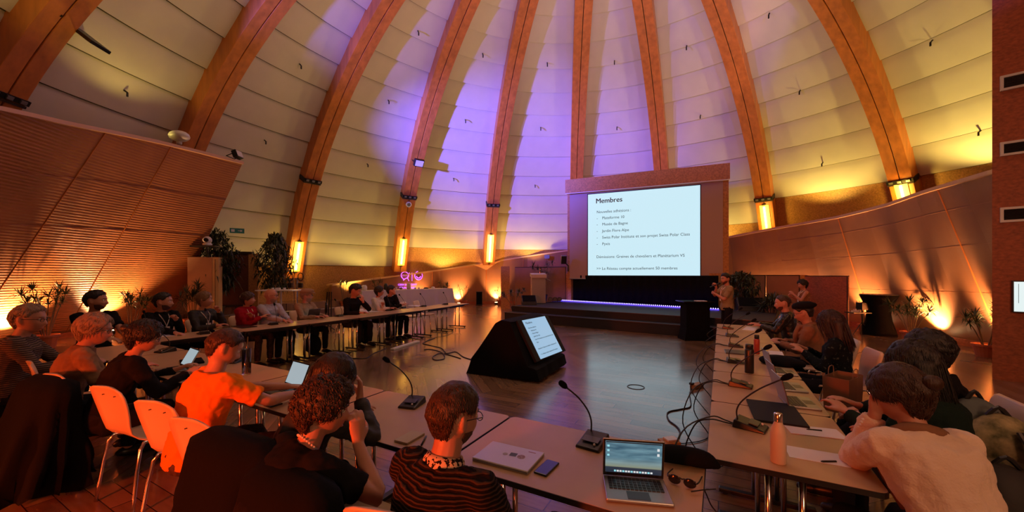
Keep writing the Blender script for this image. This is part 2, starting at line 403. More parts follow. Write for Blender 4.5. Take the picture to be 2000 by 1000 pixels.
# leaning wall of the rising ramp
def lean_wall(name, pts, lean, C, prof=None, mat_=None, thick=.16, curve=0):
    """pts: list of (base xy, z_top, lean)"""
    nz = 14; inner = []; outer = []
    for (b, zt, ln) in pts:
        nrm = V((C[0] - b[0], C[1] - b[1], 0)).normalized(); ci = []; coo = []
        for j in range(nz + 1):
            z = zt * j / nz; off = ln * z + curve * z * (zt - z)
            p = V((b[0], b[1], 0)) + nrm * off; p.z = z
            ci.append(p); coo.append(p - nrm * thick)
        inner.append(ci); outer.append(coo)
    rs = [ci + coo[::-1] for ci, coo in zip(inner, outer)]
    mb = MB(); mb.rings(rs)
    o = struct(mb, name, mat_ or MT['ribbed'])
    cp = MB(); rs = []
    for ci, coo in zip(inner, outer):
        a, c = ci[-1], coo[-1]; d = (a - c).normalized()
        rs.append([a + d * .05 - V((0, 0, .045)), a + d * .05 + V((0, 0, .03)), c - d * .25 + V((0, 0, .03)), c - d * .25 - V((0, 0, .045))])
    cp.rings(rs); cp.build('coping', MT['coping'], o)
    return o, inner
CW, RW = V((-4.9, 10.3, 0)), 10.25
def circle_hit(px, C, R):
    u = (px - 1000) / F; d = V((u * cT - sT, u * sT + cT)); o = V((-C[0], -C[1]))
    a = d.dot(d); b = d.dot(o); c = o.dot(o) - R * R
    t = (-b + math.sqrt(max(0, b * b - a * c))) / a
    return V((d.x * t, d.y * t, 0))
def solve_top(px, py, ln, C, R):
    q = px; B = None; z = 2
    for _ in range(30):
        B = circle_hit(q, C, R); n = (V((C[0], C[1], 0)) - B).normalized(); T = B + n * ln * z; T.z = z
        x, y, d = project(T); z += (y - py) * d / F * .8; q += (px - x) * .8
    return (B, z, ln)
tops = [(648, 556.5), (700, 549), (780, 538), (860, 527), (950, 513), (1030, 500.5), (1110, 489), (1190, 483), (1270, 477), (1350, 470), (1424, 463), (1470, 454), (1515, 445.5),
        (1575, 435), (1636, 424), (1690, 411), (1736, 399), (1786, 381), (1820, 370), (1875, 354), (1936, 336), (1990, 322)]
pts = [solve_top(x, y, .08 if x < 1200 else min(.31, .08 + (x - 1200) / 430 * .23), CW, RW) for x, y in tops]
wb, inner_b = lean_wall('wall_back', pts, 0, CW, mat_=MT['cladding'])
# skirting at its foot, and the beads over the joints of its cladding
sk = MB(); rs = []
for (b, z, l) in pts:
    n = (CW - b).normalized(); p = b + n * .02
    rs.append([p, p + n * .04, p + n * .04 + V((0, 0, .16)), p + V((0, 0, .16))])
sk.rings(rs); struct(sk, 'baseboard_back', MT['osbred'])
def bead(name, inner, idx, w=.02, frac=0.0):
    c0 = inner[idx]; c1 = inner[min(idx + 1, len(inner) - 1)]
    mb = MB(); mb.tube([a.lerp(b, frac) for a, b in zip(c0, c1)], w, 6); return mb
for k, (i, fr) in enumerate([(2, .8), (4, 0), (4, .9), (14, 0), (18, .2)]):
    struct(bead('b', inner_b, i, .016, fr), 'trim_%d' % (30 + k), MT['rib'])
for k, fz in enumerate((5, 9, 12)):
    mb = MB(); mb.tube([inner_b[i][fz] for i in range(12, len(inner_b))], .004, 5); struct(mb, 'trim_%d' % (36 + k), MT['ribbed'])
# left wall
def left_pts():
    out = []
    Cd = V((DC.x, DC.y, 0))
    for (x, y) in [(-420, 150), (-300, 163), (-200, 175), (-100, 192), (0, 211), (60, 224), (120, 238), (180, 250), (240, 262), (310, 277), (380, 294), (430, 307), (474, 318)]:
        # point on the top edge: 10.5 m from the axis of the dome
        B = circle_hit(x, (DC.x, DC.y), 10.47) if x >= 0 else None
        if B is None: B = circle_hit(x, (DC.x, DC.y), 10.47)
        d = project(V((B.x, B.y, 1)))[2]; z = H - (y - Y0) * d / F
        n = (Cd - B).normalized(); ln = .685
        base = B - n * ln * z
        out.append((V((base.x, base.y, 0)), z, ln))
    return out
lp = left_pts()
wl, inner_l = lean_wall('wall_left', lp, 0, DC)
for k, (i, fr) in enumerate([(7, .45), (9, .35)]):
    struct(bead('b', inner_l, i, .014, fr), 'trim_%d' % (40 + k), MT['rib'])
for k, fz in enumerate((8, 11)):
    mb = MB(); mb.tube([inner_l[i][fz] for i in range(4, len(inner_l))], .008, 5); struct(mb, 'trim_%d' % (43 + k), MT['ribbed'])
sk = MB(); rs = []
for (b, z, l) in lp:
    n = (V((DC.x, DC.y, 0)) - b).normalized(); p = b + n * .15
    rs.append([p, p + n * .04, p + n * .04 + V((0, 0, .14)), p + V((0, 0, .14))])
sk.rings(rs); struct(sk, 'baseboard_left', MT['osbred'])

# red board wall at the right with vents and a screen
PW0 = V((3.78, 8.98, 0)); PWD = V((.963, -.26, 0)).normalized(); PWN = V((-.26, -.963, 0)).normalized()
def onwall(px, py, off=0):
    u = (px - 1000) / F; r = V((u * cT - sT, u * sT + cT, 0)); o = PW0 + PWN * off
    t = o.dot(PWN) / r.dot(PWN); p = r * t; d = t
    p.z = H - (py - Y0) * d / F; return p
mb = MB(); e = PW0 + PWD * 5.2; back = V((.62, 1.48, 0)).normalized()
mb.prism([tuple(PW0[:2]), tuple(e[:2]), tuple((e - PWN * .7)[:2]), tuple((PW0 + back * .7 + PWD * .12)[:2])], 0, 9.5)
struct(mb, 'wall_right', MT['osbred'])
mb = MB(); mb.box(PW0 + PWD * 2.5 + V((0, 0, .09)) + PWN * .012, (5, .02, .18), math.atan2(PWD.y, PWD.x)); struct(mb, 'baseboard_right', MT['osbred'])
for k, (y0, y1) in enumerate([(150, 179), (279, 306), (406, 435)]):
    a = onwall(1953, y0, .02); b = onwall(1953, y1, .02); hgt = a.z - b.z; Lw = 1.15
    r = empty('air_vent', (a.x, a.y, b.z), math.atan2(PWD.y, PWD.x),
              ['white framed air vent highest on the red board wall', 'white framed air vent in the middle of three on the red board wall', 'white framed air vent lowest of three on the red board wall'][k], 'vent', 'air vents on the red board wall')
    m = MB(); fr = .035
    for c, d in [((Lw / 2, 0, fr / 2), (Lw, .05, fr)), ((Lw / 2, 0, hgt - fr / 2), (Lw, .05, fr)), ((fr / 2, 0, hgt / 2), (fr, .05, hgt - 2 * fr)), ((Lw - fr / 2, 0, hgt / 2), (fr, .05, hgt - 2 * fr))]: m.box(c, d)
    m.build('frame', MT['white'], r)
    m = MB(); m.box((Lw / 2, .012, hgt / 2), (Lw - 2 * fr, .012, hgt - 2 * fr)); m.build('backing', MT['gap'], r)
    m = MB()
    for q in range(7): m.box((Lw / 2, 0, fr + (hgt - 2 * fr) * (q + .5) / 7), (Lw - 2 * fr, .03, .006), M=Matrix.Rotation(.6, 3, 'X'))
    m.build('louvre', MT['darkalu'], r)
a = onwall(1976, 548, .05); b = onwall(1976, 610, .05); hgt = a.z - b.z
tv = empty('wall_display', (a.x, a.y, b.z), math.atan2(PWD.y, PWD.x), 'lit flat display hanging on the red board wall, cut by the picture edge', 'display')
Lw = 1.0
m = MB(); m.box((Lw / 2, 0, hgt / 2), (Lw, .05, hgt)); m.build('casing', MT['blackplastic'], tv, bevel=.006)
m = MB(); m.box((Lw / 2, -.027, hgt / 2), (Lw - .035, .004, hgt - .035)); m.m = [0] * len(m.f); scr = m.build('lit_panel', mat('display_white', (.02, .02, .02), .3, emit=(.80, .93, .93), es=.95), tv)
m = MB(); m.box((.17 + .35, -.031, .075), (.70, .003, .065)); m.build('blue_bar', mat('display_blue', (0, .05, .3), .4, emit=(.02, .16, .55), es=.8), scr)
for q in range(5):
    m = MB(); m.box((.155, -.031, hgt * (.30 + .09 * q)), (.05, .003, .016)); m.build('bullet_mark', MT['ink'], scr)
    m = MB(); m.box((.38, -.031, hgt * (.30 + .09 * q)), (.2, .003, .005)); m.build('text_line', MT['ink'], scr)
m = MB(); m.box((.30, -.031, hgt * .86), (.3, .003, .008)); m.box((.30, -.031, hgt * .82), (.3, .003, .008)); m.box((.06, -.031, hgt * .6), (.004, .003, hgt * .6)); m.build('heading_line', MT['ink'], scr)

# raised landing at the left, door, wooden panelling
P = [at(x, y, 0) for x, y in ((0, 0),)] if 0 else None
m = MB(); m.prism([(-16.0, 6.0), (-14.3, 6.2), (-13.5, 9.3), (-14.0, 12.4), (-16.3, 12.4)], 0, .30); struct(m, 'floor_landing', MT['floor'])
m = MB(); m.prism([(-16.6, 6.4), (-15.1, 6.5), (-14.3, 9.3), (-14.8, 12.2), (-16.8, 12.2)], .30, .55); struct(m, 'floor_landing', MT['floor'])
for A_, B_ in [((-14.3, 6.2), (-13.5, 9.3)), ((-13.5, 9.3), (-14.0, 12.4))]:
    m = MB(); m.tube([(A_[0], A_[1], .315), (B_[0], B_[1], .315)], .02, 6); struct(m, 'trim_50', MT['alu'])
def billboard_frame(px0, px1, dl, dr):
    a = atd(px0, Y0, dl); b = atd(px1, Y0, dr); x = (b - a); return a, b, math.atan2(x.y, x.x), x.length
# door
a, b, rz, L_ = billboard_frame(428, 486, 13.0, 13.3)
zt = H - (495 - Y0) * 13.1 / F; zb = .55
d = empty('door_1', (a.x, a.y, 0), rz); tag(d, kind='structure')
m = MB(); m.box((L_ / 2, 0, (zt + zb) / 2), (L_, .06, zt - zb)); m.build('door_leaf', MT['door'], d)
m = MB(); m.box((-.05, 0, (zt + zb) / 2), (.10, .16, zt - zb)); m.box((L_ / 2, 0, zt + .03), (L_ + .2, .16, .08)); m.box((L_ / 2, -.02, zb + .03), (L_ + .2, .12, .08)); m.build('door_frame', MT['gap'], d)
m = MB(); m.box((L_ + .14, .02, (zt + zb) / 2), (.28, .14, zt - zb)); m.build('door_jamb_panel', MT['osb'], d)
m = MB(); m.tube([(.12, -.05, zb + .85), (.12, -.09, zb + .85), (.24, -.09, zb + .85)], .012, 6); m.box((.12, -.035, zb + .85), (.05, .01, .2)); m.build('door_handle', MT['chrome'], d)
# lower board step between the landing and the back wall
# ------------------------------------------------------------------ stage
Sx = V((.991, -.134, 0)); Sy = V((.134, .991, 0)); S0 = V((-6.85, 11.95, 0))
def st(u, v, z=0): return S0 + Sx * u + Sy * v + V((0, 0, z))
stg = empty('stage', tuple(S0), math.atan2(Sx.y, Sx.x), 'black carpeted two-step stage under the projection screen', 'stage')
m = MB(); m.box((3.95, .30, .15), (7.9, .6, .30)); m.build('lower_step', MT['stage'], stg, bevel=.01)
m = MB(); m.box((4.0, 2.75, .25), (8.0, 4.6, .50)); m.build('platform', MT['stage'], stg, bevel=.01)
m = MB(); m.box((4.0, .452, .493), (8.0, .02, .02)); m.box((3.95, -.004, .293), (7.9, .02, .02)); m.build('edge_strip', MT['darkalu'], stg)
# ------------------------------------------------------------------ projection screen with its board housing
SR, SL = atd(1421, Y0, 14.0), atd(1109, Y0, 16.45)
sx = (SR - SL); sx.z = 0; SWd = sx.length; sx.normalize(); sn = V((sx.y, -sx.x, 0)); SRZ = math.atan2(sx.y, sx.x)
scn = empty('projection_screen', (SL.x, SL.y, 0), SRZ, 'large projection screen with a lit slide headed Membres in a board housing above the stage', 'projection screen')
ZT, ZH, ZB = 5.70, 5.12, 1.50
m = MB(); m.box((SWd / 2, .05, (ZT + ZH) / 2), (SWd + .12, .5, ZT - ZH)); m.build('housing', MT['osb'], scn, bevel=.01)
m = MB(); m.box((SWd / 2, -.17, ZH - .015), (SWd + .1, .06, .03)); m.build('housing_trim', MT['white'], scn)
for x_ in (.06, SWd - .08):
    m = MB(); m.box((x_, .12, ZH / 2 + .25), (.16 if x_ < 1 else .24, .2, ZH - .5)); m.build('side_post', MT['osb'], scn)
m = MB(); m.box((SWd / 2 - .03, -.02, (ZH + ZB) / 2), (SWd - .24, .012, ZH - ZB)); fab = m.build('fabric', MT['screen'], scn)
m = MB(); m.tube([(.08, -.02, ZB - .02), (SWd - .14, -.02, ZB - .02)], .03, 8); m.build('bottom_bar', MT['alu'], scn)
def onscreen(px, py):
    u = (px - 1000) / F; r = V((u * cT - sT, u * sT + cT, 0)); n = V((sn.x, sn.y, 0)); t = SL.dot(n) / r.dot(n) if False else (V((SL.x, SL.y, 0)) + n * .03).dot(n) / r.dot(n)
    p = r * t; q = p - V((SL.x, SL.y, 0)); return q.dot(sx), H - (py - Y0) * t / F
c_ = [onscreen(1150.5, 380.5), onscreen(1368, 368.5), onscreen(1367, 544), onscreen(1146.5, 538)]
m = MB(); x0 = (c_[0][0] + c_[3][0]) / 2; x1 = (c_[1][0] + c_[2][0]) / 2; z1 = 5.02; z0 = 1.56
m.box(((x0 + x1) / 2, -.032, (z0 + z1) / 2), (x1 - x0, .006, z1 - z0)); sld = m.build('slide', MT['slide'], scn)
m = MB(); fr = .03
for c, d_ in [(((x0 + x1) / 2, -.030, z1 + fr / 2), (x1 - x0 + 2 * fr, .006, fr)), (((x0 + x1) / 2, -.030, z0 - fr / 2), (x1 - x0 + 2 * fr, .006, fr)), ((x0 - fr / 2, -.03, (z0 + z1) / 2), (fr, .006, z1 - z0)), ((x1 + fr / 2, -.03, (z0 + z1) / 2), (fr, .006, z1 - z0))]: m.box(c, d_)
m.build('slide_border', MT['ink'], scn)
SW_, SH_ = x1 - x0, z1 - z0
LINES = [('Membres', .075, .885, .078, 'inkred'), ('Nouvelles adhésions :', .085, .765, .043, 'ink'), ('-    Plateforme 10', .085, .690, .043, 'ink'), ('-    Musée de Bagne', .085, .615, .043, 'ink'),
         ('-    Jardin Flore Alpe', .085, .535, .043, 'ink'), ('-    Swiss Polar Institute et son projet Swiss Polar Class', .085, .457, .043, 'ink'), ('-    Pyxis', .085, .380, .043, 'ink'),
         ('Démissions: Graines de chevaliers et Planétarium VS', .083, .225, .043, 'ink'), ('>> Le Réseau compte actuellement 50 membres', .083, .085, .043, 'ink')]
def slide_text(parent, ox, oz, W_, H_, y, M0=None, k=1.0):
    for s_, fx, fz, fs, mm in LINES:
        L0 = frame((ox + fx * W_, y, oz + fz * H_), (1, 0, 0), (0, 0, 1))
        if M0: L0 = M0 @ L0
        o = text(s_, 'slide_text', MT[mm], parent, L0, fs * H_ * 1.06 * k, .0008, 'LEFT', 0)
        if mm == 'inkred': text(s_, 'slide_text_weight', MT[mm], parent, Matrix.Translation((.011, -.0004, .004)) @ L0, fs * H_ * 1.06 * k, .0008)
        if mm == 'inkred': pass
slide_text(sld, x0, z0, SW_, SH_, -.037)
# black drape under the screen and the blue light strip along its foot
DL, DR_ = atd(1098, Y0, 16.7), atd(1403, Y0, 12.9)
m = MB(); n = 60; rs = []
a, b = DL + V((.5, 0, 0)) , DR_
for i in range(n + 1):
    t = i / n; p = a.lerp(b, t); nn = (b - a).cross(V((0, 0, 1))).normalized(); w_ = .04 * math.sin(i * 1.9)
    q = p + nn * w_; rs.append([V((q.x, q.y, .5)), V((q.x, q.y, 1.62)), V((q.x, q.y, 1.62)) - nn * .05, V((q.x, q.y, .5)) - nn * .05])
m.rings(rs); cur = m.build('stage_drape', MT['black'], smooth=True); tag(cur, 'black folded drape closing the space under the projection screen', 'curtain')
a, b = atd(1092, Y0, 16.6), atd(1405, Y0, 12.3); a.z = b.z = .5; dd = (b - a); LL = dd.length
ld = empty('light_strip', tuple(a), math.atan2(dd.y, dd.x), 'blue light strip running along the foot of the black drape on the stage', 'light strip')
m = MB(); m.box((LL / 2, 0, .02), (LL, .05, .04)); m.build('channel', MT['blackplastic'], ld)
m = MB()
for i in range(90): m.ball((LL * (i + .5) / 90, -.02, .055), .016, 6)
t_ = m.build('diode_row', MT['ledw'], ld); tag(t_, kind='stuff')
m = MB(); m.box((LL / 2, -.03, .02), (LL, .012, .03)); m.build('blue_diffuser', MT['led'], ld)
lamp('AREA', tuple((a + b) / 2 + V((-.15, -.35, .25))), 22, (.12, .08, 1), tuple((a + b) / 2 + V((-.6, -1.2, 0))), LL, size_y=.05).rotation_euler = (rad(35), 0, math.atan2(dd.y, dd.x))
# ------------------------------------------------------------------ fixtures on the shell
for k, (i, x, ya, yb) in enumerate([(2, 583, 472, 530), (3, 780, 466, 518), (4, 954, 458, 512), (7, 1497, 400, 447), (8, 1757, 360, 391)]):
    pa, pb = sph(x + (5 if i < 5 else -2), ya, R0 - .02), sph(x - (4 if i < 5 else -2), yb, R0 - .02); az = RIBAZ[i]
    za, zb_ = pa.z, pb.z; ea = math.degrees(math.asin((za - DC.z) / R0)); eb = math.degrees(math.asin((zb_ - DC.z) / R0))
    P0_, P1_ = dome(az, ea, R0 - .02), dome(az, eb, R0 - .02); side = V((math.cos(rad(az)), -math.sin(rad(az)), 0)); ax = (P0_ - P1_); Ln = ax.length; ax.normalize(); nn = side.cross(ax); nn = nn if nn.dot(DC - P0_) > 0 else -nn
    nm = ['beside the door landing', 'behind the flat-capped man, second from the left', 'left of the lectern, third from the left', 'right of the projection screen', 'high at the right above the ramp wall'][k]
    r = empty('rib_lamp', tuple(P1_), 0, 'glowing yellow strip lamp on the wooden rib ' + nm, 'lamp', 'yellow strip lamps at the feet of the ribs')
    Mx = Matrix((side, nn, ax)).transposed(); c = (P0_ - P1_) / 2
    q = MB(); q.box(c + nn * .03, (.05, .05, Ln * .88), M=Mx); q.build('tube_lens', MT['lampyellow'], r)
    q = MB(); q.box(c + nn * .0 , (.34, .02, Ln * 1.0), M=Mx); q.build('tube_glow', MT['lampglow'], r)  # plate standing in for the yellow light on the wood round the tube
    for sg in (-1, 1):
        q = MB(); q.box(c + ax * sg * (Ln / 2 + .02) + nn * .02, (.13, .07, .04), M=Mx); q.build('end_cap', MT['blackplastic'], r)
    lamp('AREA', tuple(P1_ + c + nn * .35), 16, (1, .60, .08), tuple(P1_ + c - nn), .12, size_y=Ln * .9)
HK = []
def hook_label(x, y):
    az = math.degrees(math.atan2(sph(x, y).x - DC.x, sph(x, y).y - DC.y)); k = sum(az > q for q in RIBAZ)
    bay = ['', 'first', 'second', 'third', 'fourth', 'fifth', 'sixth', 'seventh', 'eighth', 'last'][min(k, 9)]
    return 'on the cream panels of the %s bay from the left, %s' % (bay, 'high up' if y < 140 else ('halfway up' if y < 260 else 'lowest'))
for (x, y) in HK[0:0] + [(246, 179), (587, 127), (518, 275), (817, 62), (759, 197), (718, 321), (943, 106), (909, 235), (1069, 124), (1056, 250), (886, 349), (1045, 362), (1200, 120), (1205, 249), (1341, 91), (1368, 226), (1502, 28), (1562, 178), (1606, 319), (1819, 81), (1913, 257)]:
    p = sph(x, y, 13.97); n_ = (DC - p).normalized(); m = MB(); m.tube([p - n_ * .06, p + n_ * .05, p + n_ * .05 - V((0, 0, .10))], .022, 6)
    tag(m.build('panel_hook', MT['steel']), 'small dark hook ' + hook_label(x, y), 'hook', 'dark hooks on the dome panels')
# flood fixture and detector on the ribs
def flood(name, p, aim, label, sz=(.42, .16, .32), body='steel', up=None):
    p = V(p); f = (V(aim) - p).normalized(); x = f.cross(V((0, 0, 1))).normalized(); z = x.cross(f); Mx = Matrix((x, f, z)).transposed()
    r = empty(name, tuple(p), 0, label, 'floodlight')
    m = MB(); m.box((0, 0, 0), sz, M=Mx); m.build('housing', MT[body], r, bevel=.01)
    m = MB(); m.box(f * (sz[1] / 2 + .004), (sz[0] * .85, .01, sz[2] * .8), M=Mx); m.build('lens', MT['white'], r)
    m = MB(); m.tube([x * (sz[0] / 2 + .03), x * (sz[0] / 2 + .03) - f * .22, -x * (sz[0] / 2 + .03) - f * .22, -x * (sz[0] / 2 + .03)], .014, 6); m.build('yoke', MT[body], r)
    return r
flood('floodlight', sph(818, 318, R0 - .22), (-3, 9, 0), 'grey floodlight fixed to a rib above the purple-lit panels')
q0, q1 = atd(122, 35, 8.3), atd(197, 93, 7.9); fx = empty('floodlight', tuple(q0), 0, 'long flat floodlight on an arm, high on the rib at upper left', 'floodlight')
x_ = (q1 - q0); Lf = x_.length; x_.normalize(); z_ = V((-.25, .1, 1)); z_ = (z_ - x_ * z_.dot(x_)).normalized(); Mf = Matrix((x_, z_.cross(x_), z_)).transposed()
m = MB(); m.box(x_ * Lf / 2, (Lf, .34, .07), M=Mf); m.build('housing', MT['steel'], fx, bevel=.01)
m = MB(); m.box(x_ * Lf * .62 - z_ * .038, (Lf * .6, .28, .01), M=Mf); m.build('lens', MT['white'], fx)
m = MB(); m.tube([sph(118, 30, R0) - q0, x_ * .1], .03, 6); m.build('arm', MT['steel'], fx)
pa = inner_l[-1][-1]; pb = inner_l[-2][-1]; pc = inner_l[-4][-1]
flood('floodlight', pa.lerp(pb, .25) + V((0, 0, .20)), pa + V((3, 1.5, 1.5)), 'small floodlight clamped to the end of the leaning left wall', (.26, .14, .22))
p = inner_l[-4][-1].lerp(inner_l[-3][-1], .55); m = MB(); m.ball((0, 0, .0), .26, 16, sc=(1.1, .8, .5)); m.tube([(0, 0, -.12), (0, 0, -.2)], .06, 8); o = m.build('ledge_speaker', MT['white'], smooth=True); o.location = p + V((0, 0, .27)); tag(o, 'white rounded loudspeaker standing on the ledge of the leaning left wall', 'loudspeaker')
p = sph(798, 399, R0 - .03); r = empty('wall_clock', tuple(p), 0, 'round white disc fixed to the rib under its steel bracket', 'detector'); n_ = (DC - p).normalized()
m = MB(); m.tube([(0, 0, 0), n_ * .05], .13, 20); m.build('body', MT['white'], r); m = MB(); m.tube([n_ * .05, n_ * .06], .08, 20); m.build('grille', MT['alu'], r)
r.name = 'round_detector'
# ------------------------------------------------------------------ furniture
TZ = .74
def make_table(L, W=.69):
    t = empty('folding_table', (0, 0, 0)); tag(t, None, 'table')
    def rr(x, y, r=.035, n=5):
        p = []
        for cx, cy, a0 in ((x - r, y - r, 0), (-x + r, y - r, 90), (-x + r, -y + r, 180), (x - r, -y + r, 270)):
            for i in range(n): a = rad(a0 + 90 * i / (n - 1)); p.append((cx + r * math.cos(a), cy + r * math.sin(a)))
        return p
    m = MB(); m.prism(rr(L / 2 - .006, W / 2 - .003), TZ - .024, TZ); m.build('tabletop', MT['laminate'], t)
    m = MB(); m.prism(rr(L / 2 - .003, W / 2), TZ - .026, TZ - .0012); m.build('edge_band', MT['edge'], t)
    m = MB(); m.box((0, .2, TZ - .055), (L - .3, .03, .055)); m.box((0, -.2, TZ - .055), (L - .3, .03, .055)); m.build('under_rail', MT['edge'], t)
    for s in (-1, 1):
        x = s * (L / 2 - .17); m = MB()
        m.tube([(x, -.07, .04), (x, -.07, TZ - .03)], .016, 10); m.tube([(x, .07, .04), (x, .07, TZ - .03)], .016, 10)
        lg = m.build('leg', MT['chrome'], t, smooth=True)
        m = MB(); m.box((x, 0, TZ - .04), (.05, W - .16, .025)); m.build('top_bar', MT['edge'], lg)
        m = MB(); m.box((x, 0, .03), (.05, W - .1, .03)); m.build('foot_bar', MT['edge'], lg, bevel=.006)
        for q in (-1, 1):
            m = MB(); m.tube([(x, q * (W / 2 - .09), 0), (x, q * (W / 2 - .09), .018)], .018, 8); m.build('glide', MT['blackplastic'], lg)
    return t
u1, u2, u3 = [], [], []
tm, tr, tl = make_table(1.13), make_table(.985), make_table(1.10)
names_mid = ['under the open laptop with the cloud picture', 'under the closed silver laptop left of the seam', 'holding the beige notebook', 'holding the tall glass of water', 'holding the bright laptop of the dark-haired person', 'at the far left end of the near row']
for i in range(6): place(tm, u1, (-.625 - 1.135 * i, 1.83, 0), 0, 'beige folding table, near row, ' + names_mid[i], 'beige folding tables set out in a horseshoe')
names_r = ['nearest the camera, holding the cream bottle', 'second from the camera, holding two open laptops', 'third from the camera, beside the black bottle', 'fourth from the camera, holding the red bottle', 'second from the far end', 'at the far end beside the presenter']
for i in range(6): place(tr, u2, (.281, 2.645 + .988 * i, 0), PI / 2, 'beige folding table, right row, ' + names_r[i], 'beige folding tables set out in a horseshoe')
names_l = ['before the bearded man in the hoodie', 'before the blond person and the red hoodie', 'before the bald man in glasses', 'before the man in the flat cap', 'before the man holding his face', 'before the white-shirted listener', 'at the far end with the empty chairs']
for i in range(7):
    y = 2.76 + 1.105 * i; x = -7.055 - (.0 if i < 5 else (.06 if i == 5 else .22)); rz = PI / 2 + (0 if i < 5 else (.07 if i == 5 else .13))
    place(tl, u3, (x, y, 0), rz, 'beige folding table, left row, ' + names_l[i], 'beige folding tables set out in a horseshoe')

def make_chair():
    t = empty('stacking_chair', (0, 0, 0)); tag(t, None, 'chair')
    # one curved ply shell; local +Y is the front
    prof = [(.215, .435), (.20, .452), (.14, .456), (.05, .450), (-.06, .447), (-.13, .452), (-.175, .475), (-.198, .515), (-.212, .57), (-.225, .64), (-.24, .71), (-.255, .77), (-.268, .81), (-.274, .825)]
    hw = [.165, .19, .20, .205, .20, .185, .165, .155, .165, .185, .198, .200, .185, .150]
    top, bot = [], []
    for i, ((y, z), w_) in enumerate(zip(prof, hw)):
        p0 = V((0,) + prof[max(0, i - 1)]); p1 = V((0,) + prof[min(len(prof) - 1, i + 1)]); tg = (p1 - p0).normalized(); n = V((0, tg.z, -tg.y)) * -1
        a, b = [], []
        for j in range(9):
            s = -1 + j / 4; dip = .018 * (s * s) * (1 if i > 6 else .4)
            p = V((s * w_, y, z)) + n * -dip * (-1)
            a.append(p + n * .006); b.append(p - n * .006)
        top.append(a); bot.append(b)
    m = MB(); m.rings([a + b[::-1] for a, b in zip(top, bot)]); m.build('seat_shell', MT['birch'], t, smooth=True)
    for sx_, sy_ in ((-1, 1), (1, 1), (-1, -1), (1, -1)):
        m = MB(); m.tube([(sx_ * .17, sy_ * .12, .432), (sx_ * .195, sy_ * .19, .405), (sx_ * .225, sy_ * .245, 0.0)], .0105, 8, smooth=3); m.build('leg', MT['chrome'], t, smooth=True)
    m = MB(); m.tube([(-.17, .12, .432), (-.17, -.12, .432)], .010, 6); m.tube([(.17, .12, .432), (.17, -.12, .432)], .010, 6); m.tube([(-.17, -.12, .432), (.17, -.12, .432)], .010, 6); m.tube([(-.17, .12, .432), (.17, .12, .432)], .010, 6)
    m.build('under_frame', MT['chrome'], t)
    for q in (-1, 1):
        m = MB(); m.tube([(q * .07, -.2745 + .02, .765), (q * .07, -.268 - .006, .765)], .0035, 6); m.build('rivet', MT['darkalu'], t)
    return t
chair0 = make_chair(); uc = []
def chair(x, y, rz, label, group='pale ply stacking chairs round the tables'):
    return place(chair0, uc, (x, y, 0), rz, 'pale ply chair with chrome legs ' + label, group)

def make_mic(fl=0):
    t = empty('table_microphone', (0, 0, 0)); tag(t, None, 'microphone')    # user sits at local -Y
    m = MB(); w_, d_ = .068, .085
    m.add([(-w_, -d_, 0), (w_, -d_, 0), (w_, d_, 0), (-w_, d_, 0), (-w_ * .92, -d_ * .95, .014), (w_ * .92, -d_ * .95, .014), (w_ * .92, d_ * .9, .048), (-w_ * .92, d_ * .9, .048)],
          [(3, 2, 1, 0), (4, 5, 6, 7), (0, 1, 5, 4), (1, 2, 6, 5), (2, 3, 7, 6), (3, 0, 4, 7)])
    b = m.build('base', MT['blackplastic'], t, bevel=.006)
    m = MB(); m.box((.0, -.02, .036), (.09, .05, .004), M=Matrix.Rotation(.2, 3, 'X')); m.build('speaker_panel', MT['darkalu'], b)
    m = MB(); m.ball((.03, -.055, .026), .007, 8); m.build('talk_button', MT['white'], b)
    m = MB(); m.tube([(-.035, .06, .04), (-.037, .065, .10), (-.045, .03, .17), (-.06, -.06, .26), (-.08, -.17, .34)], .0045, 7, smooth=4); m.build('gooseneck', MT['blackplastic'], t, smooth=True)
    m = MB(); m.tube([(-.08, -.17, .34), (-.083, -.185, .352), (-.086, -.205, .366)], [.012, .017, .015], 10, roundcap=True, smooth=2); m.build('foam_head', MT['black'], t, smooth=True)
    return t
mic0 = make_mic(); um = []
def mic(px, py, rz, label):
    p = at(px, py, TZ + .001); return place(mic0, um, tuple(p), rz, 'black gooseneck microphone ' + label, 'conference microphones on the tables')
mic(805, 791, .25, 'left of the near man in the striped jumper')
mic(1158, 868, -.1, 'behind the open laptop with the cloud picture')
mic(323, 687, .2, 'behind the bright laptop of the dark-haired person')
mic(458, 707, .5, 'beside the tall glass of water')
for q, (x, y, l) in enumerate([(1466, 835, 'at the near end of the right row, before the cream bottle'), (1447, 754, 'on the right row, beyond the black folder'), (1437, 708, 'on the right row, left of the black bottle'),
                  (1437, 677, 'on the right row, left of the red bottle'), (1430, 657, 'on the right row, second from its far end'), (1422, 642, 'at the far end of the right row')]):
    mic(x, y, PI / 2 + (-.25, -.15, .1, .0, .1, -.1)[q], l)
for x, y, l in [(397, 652, 'before the blond person in the dark jacket'), (533, 634, 'before the bald man in glasses'), (661, 618, 'before the man holding his face'), (757, 607, 'before the pale-shirted listener'),
                (786, 602, 'before the black-shirted listener'), (826, 599, 'by the two empty chairs of the left row'), (869, 595, 'at the far end of the left row'), (277, 659, 'before the bearded man in the hoodie')]:
    mic(x, y, -PI / 2 + random.uniform(-.3, .3), l)

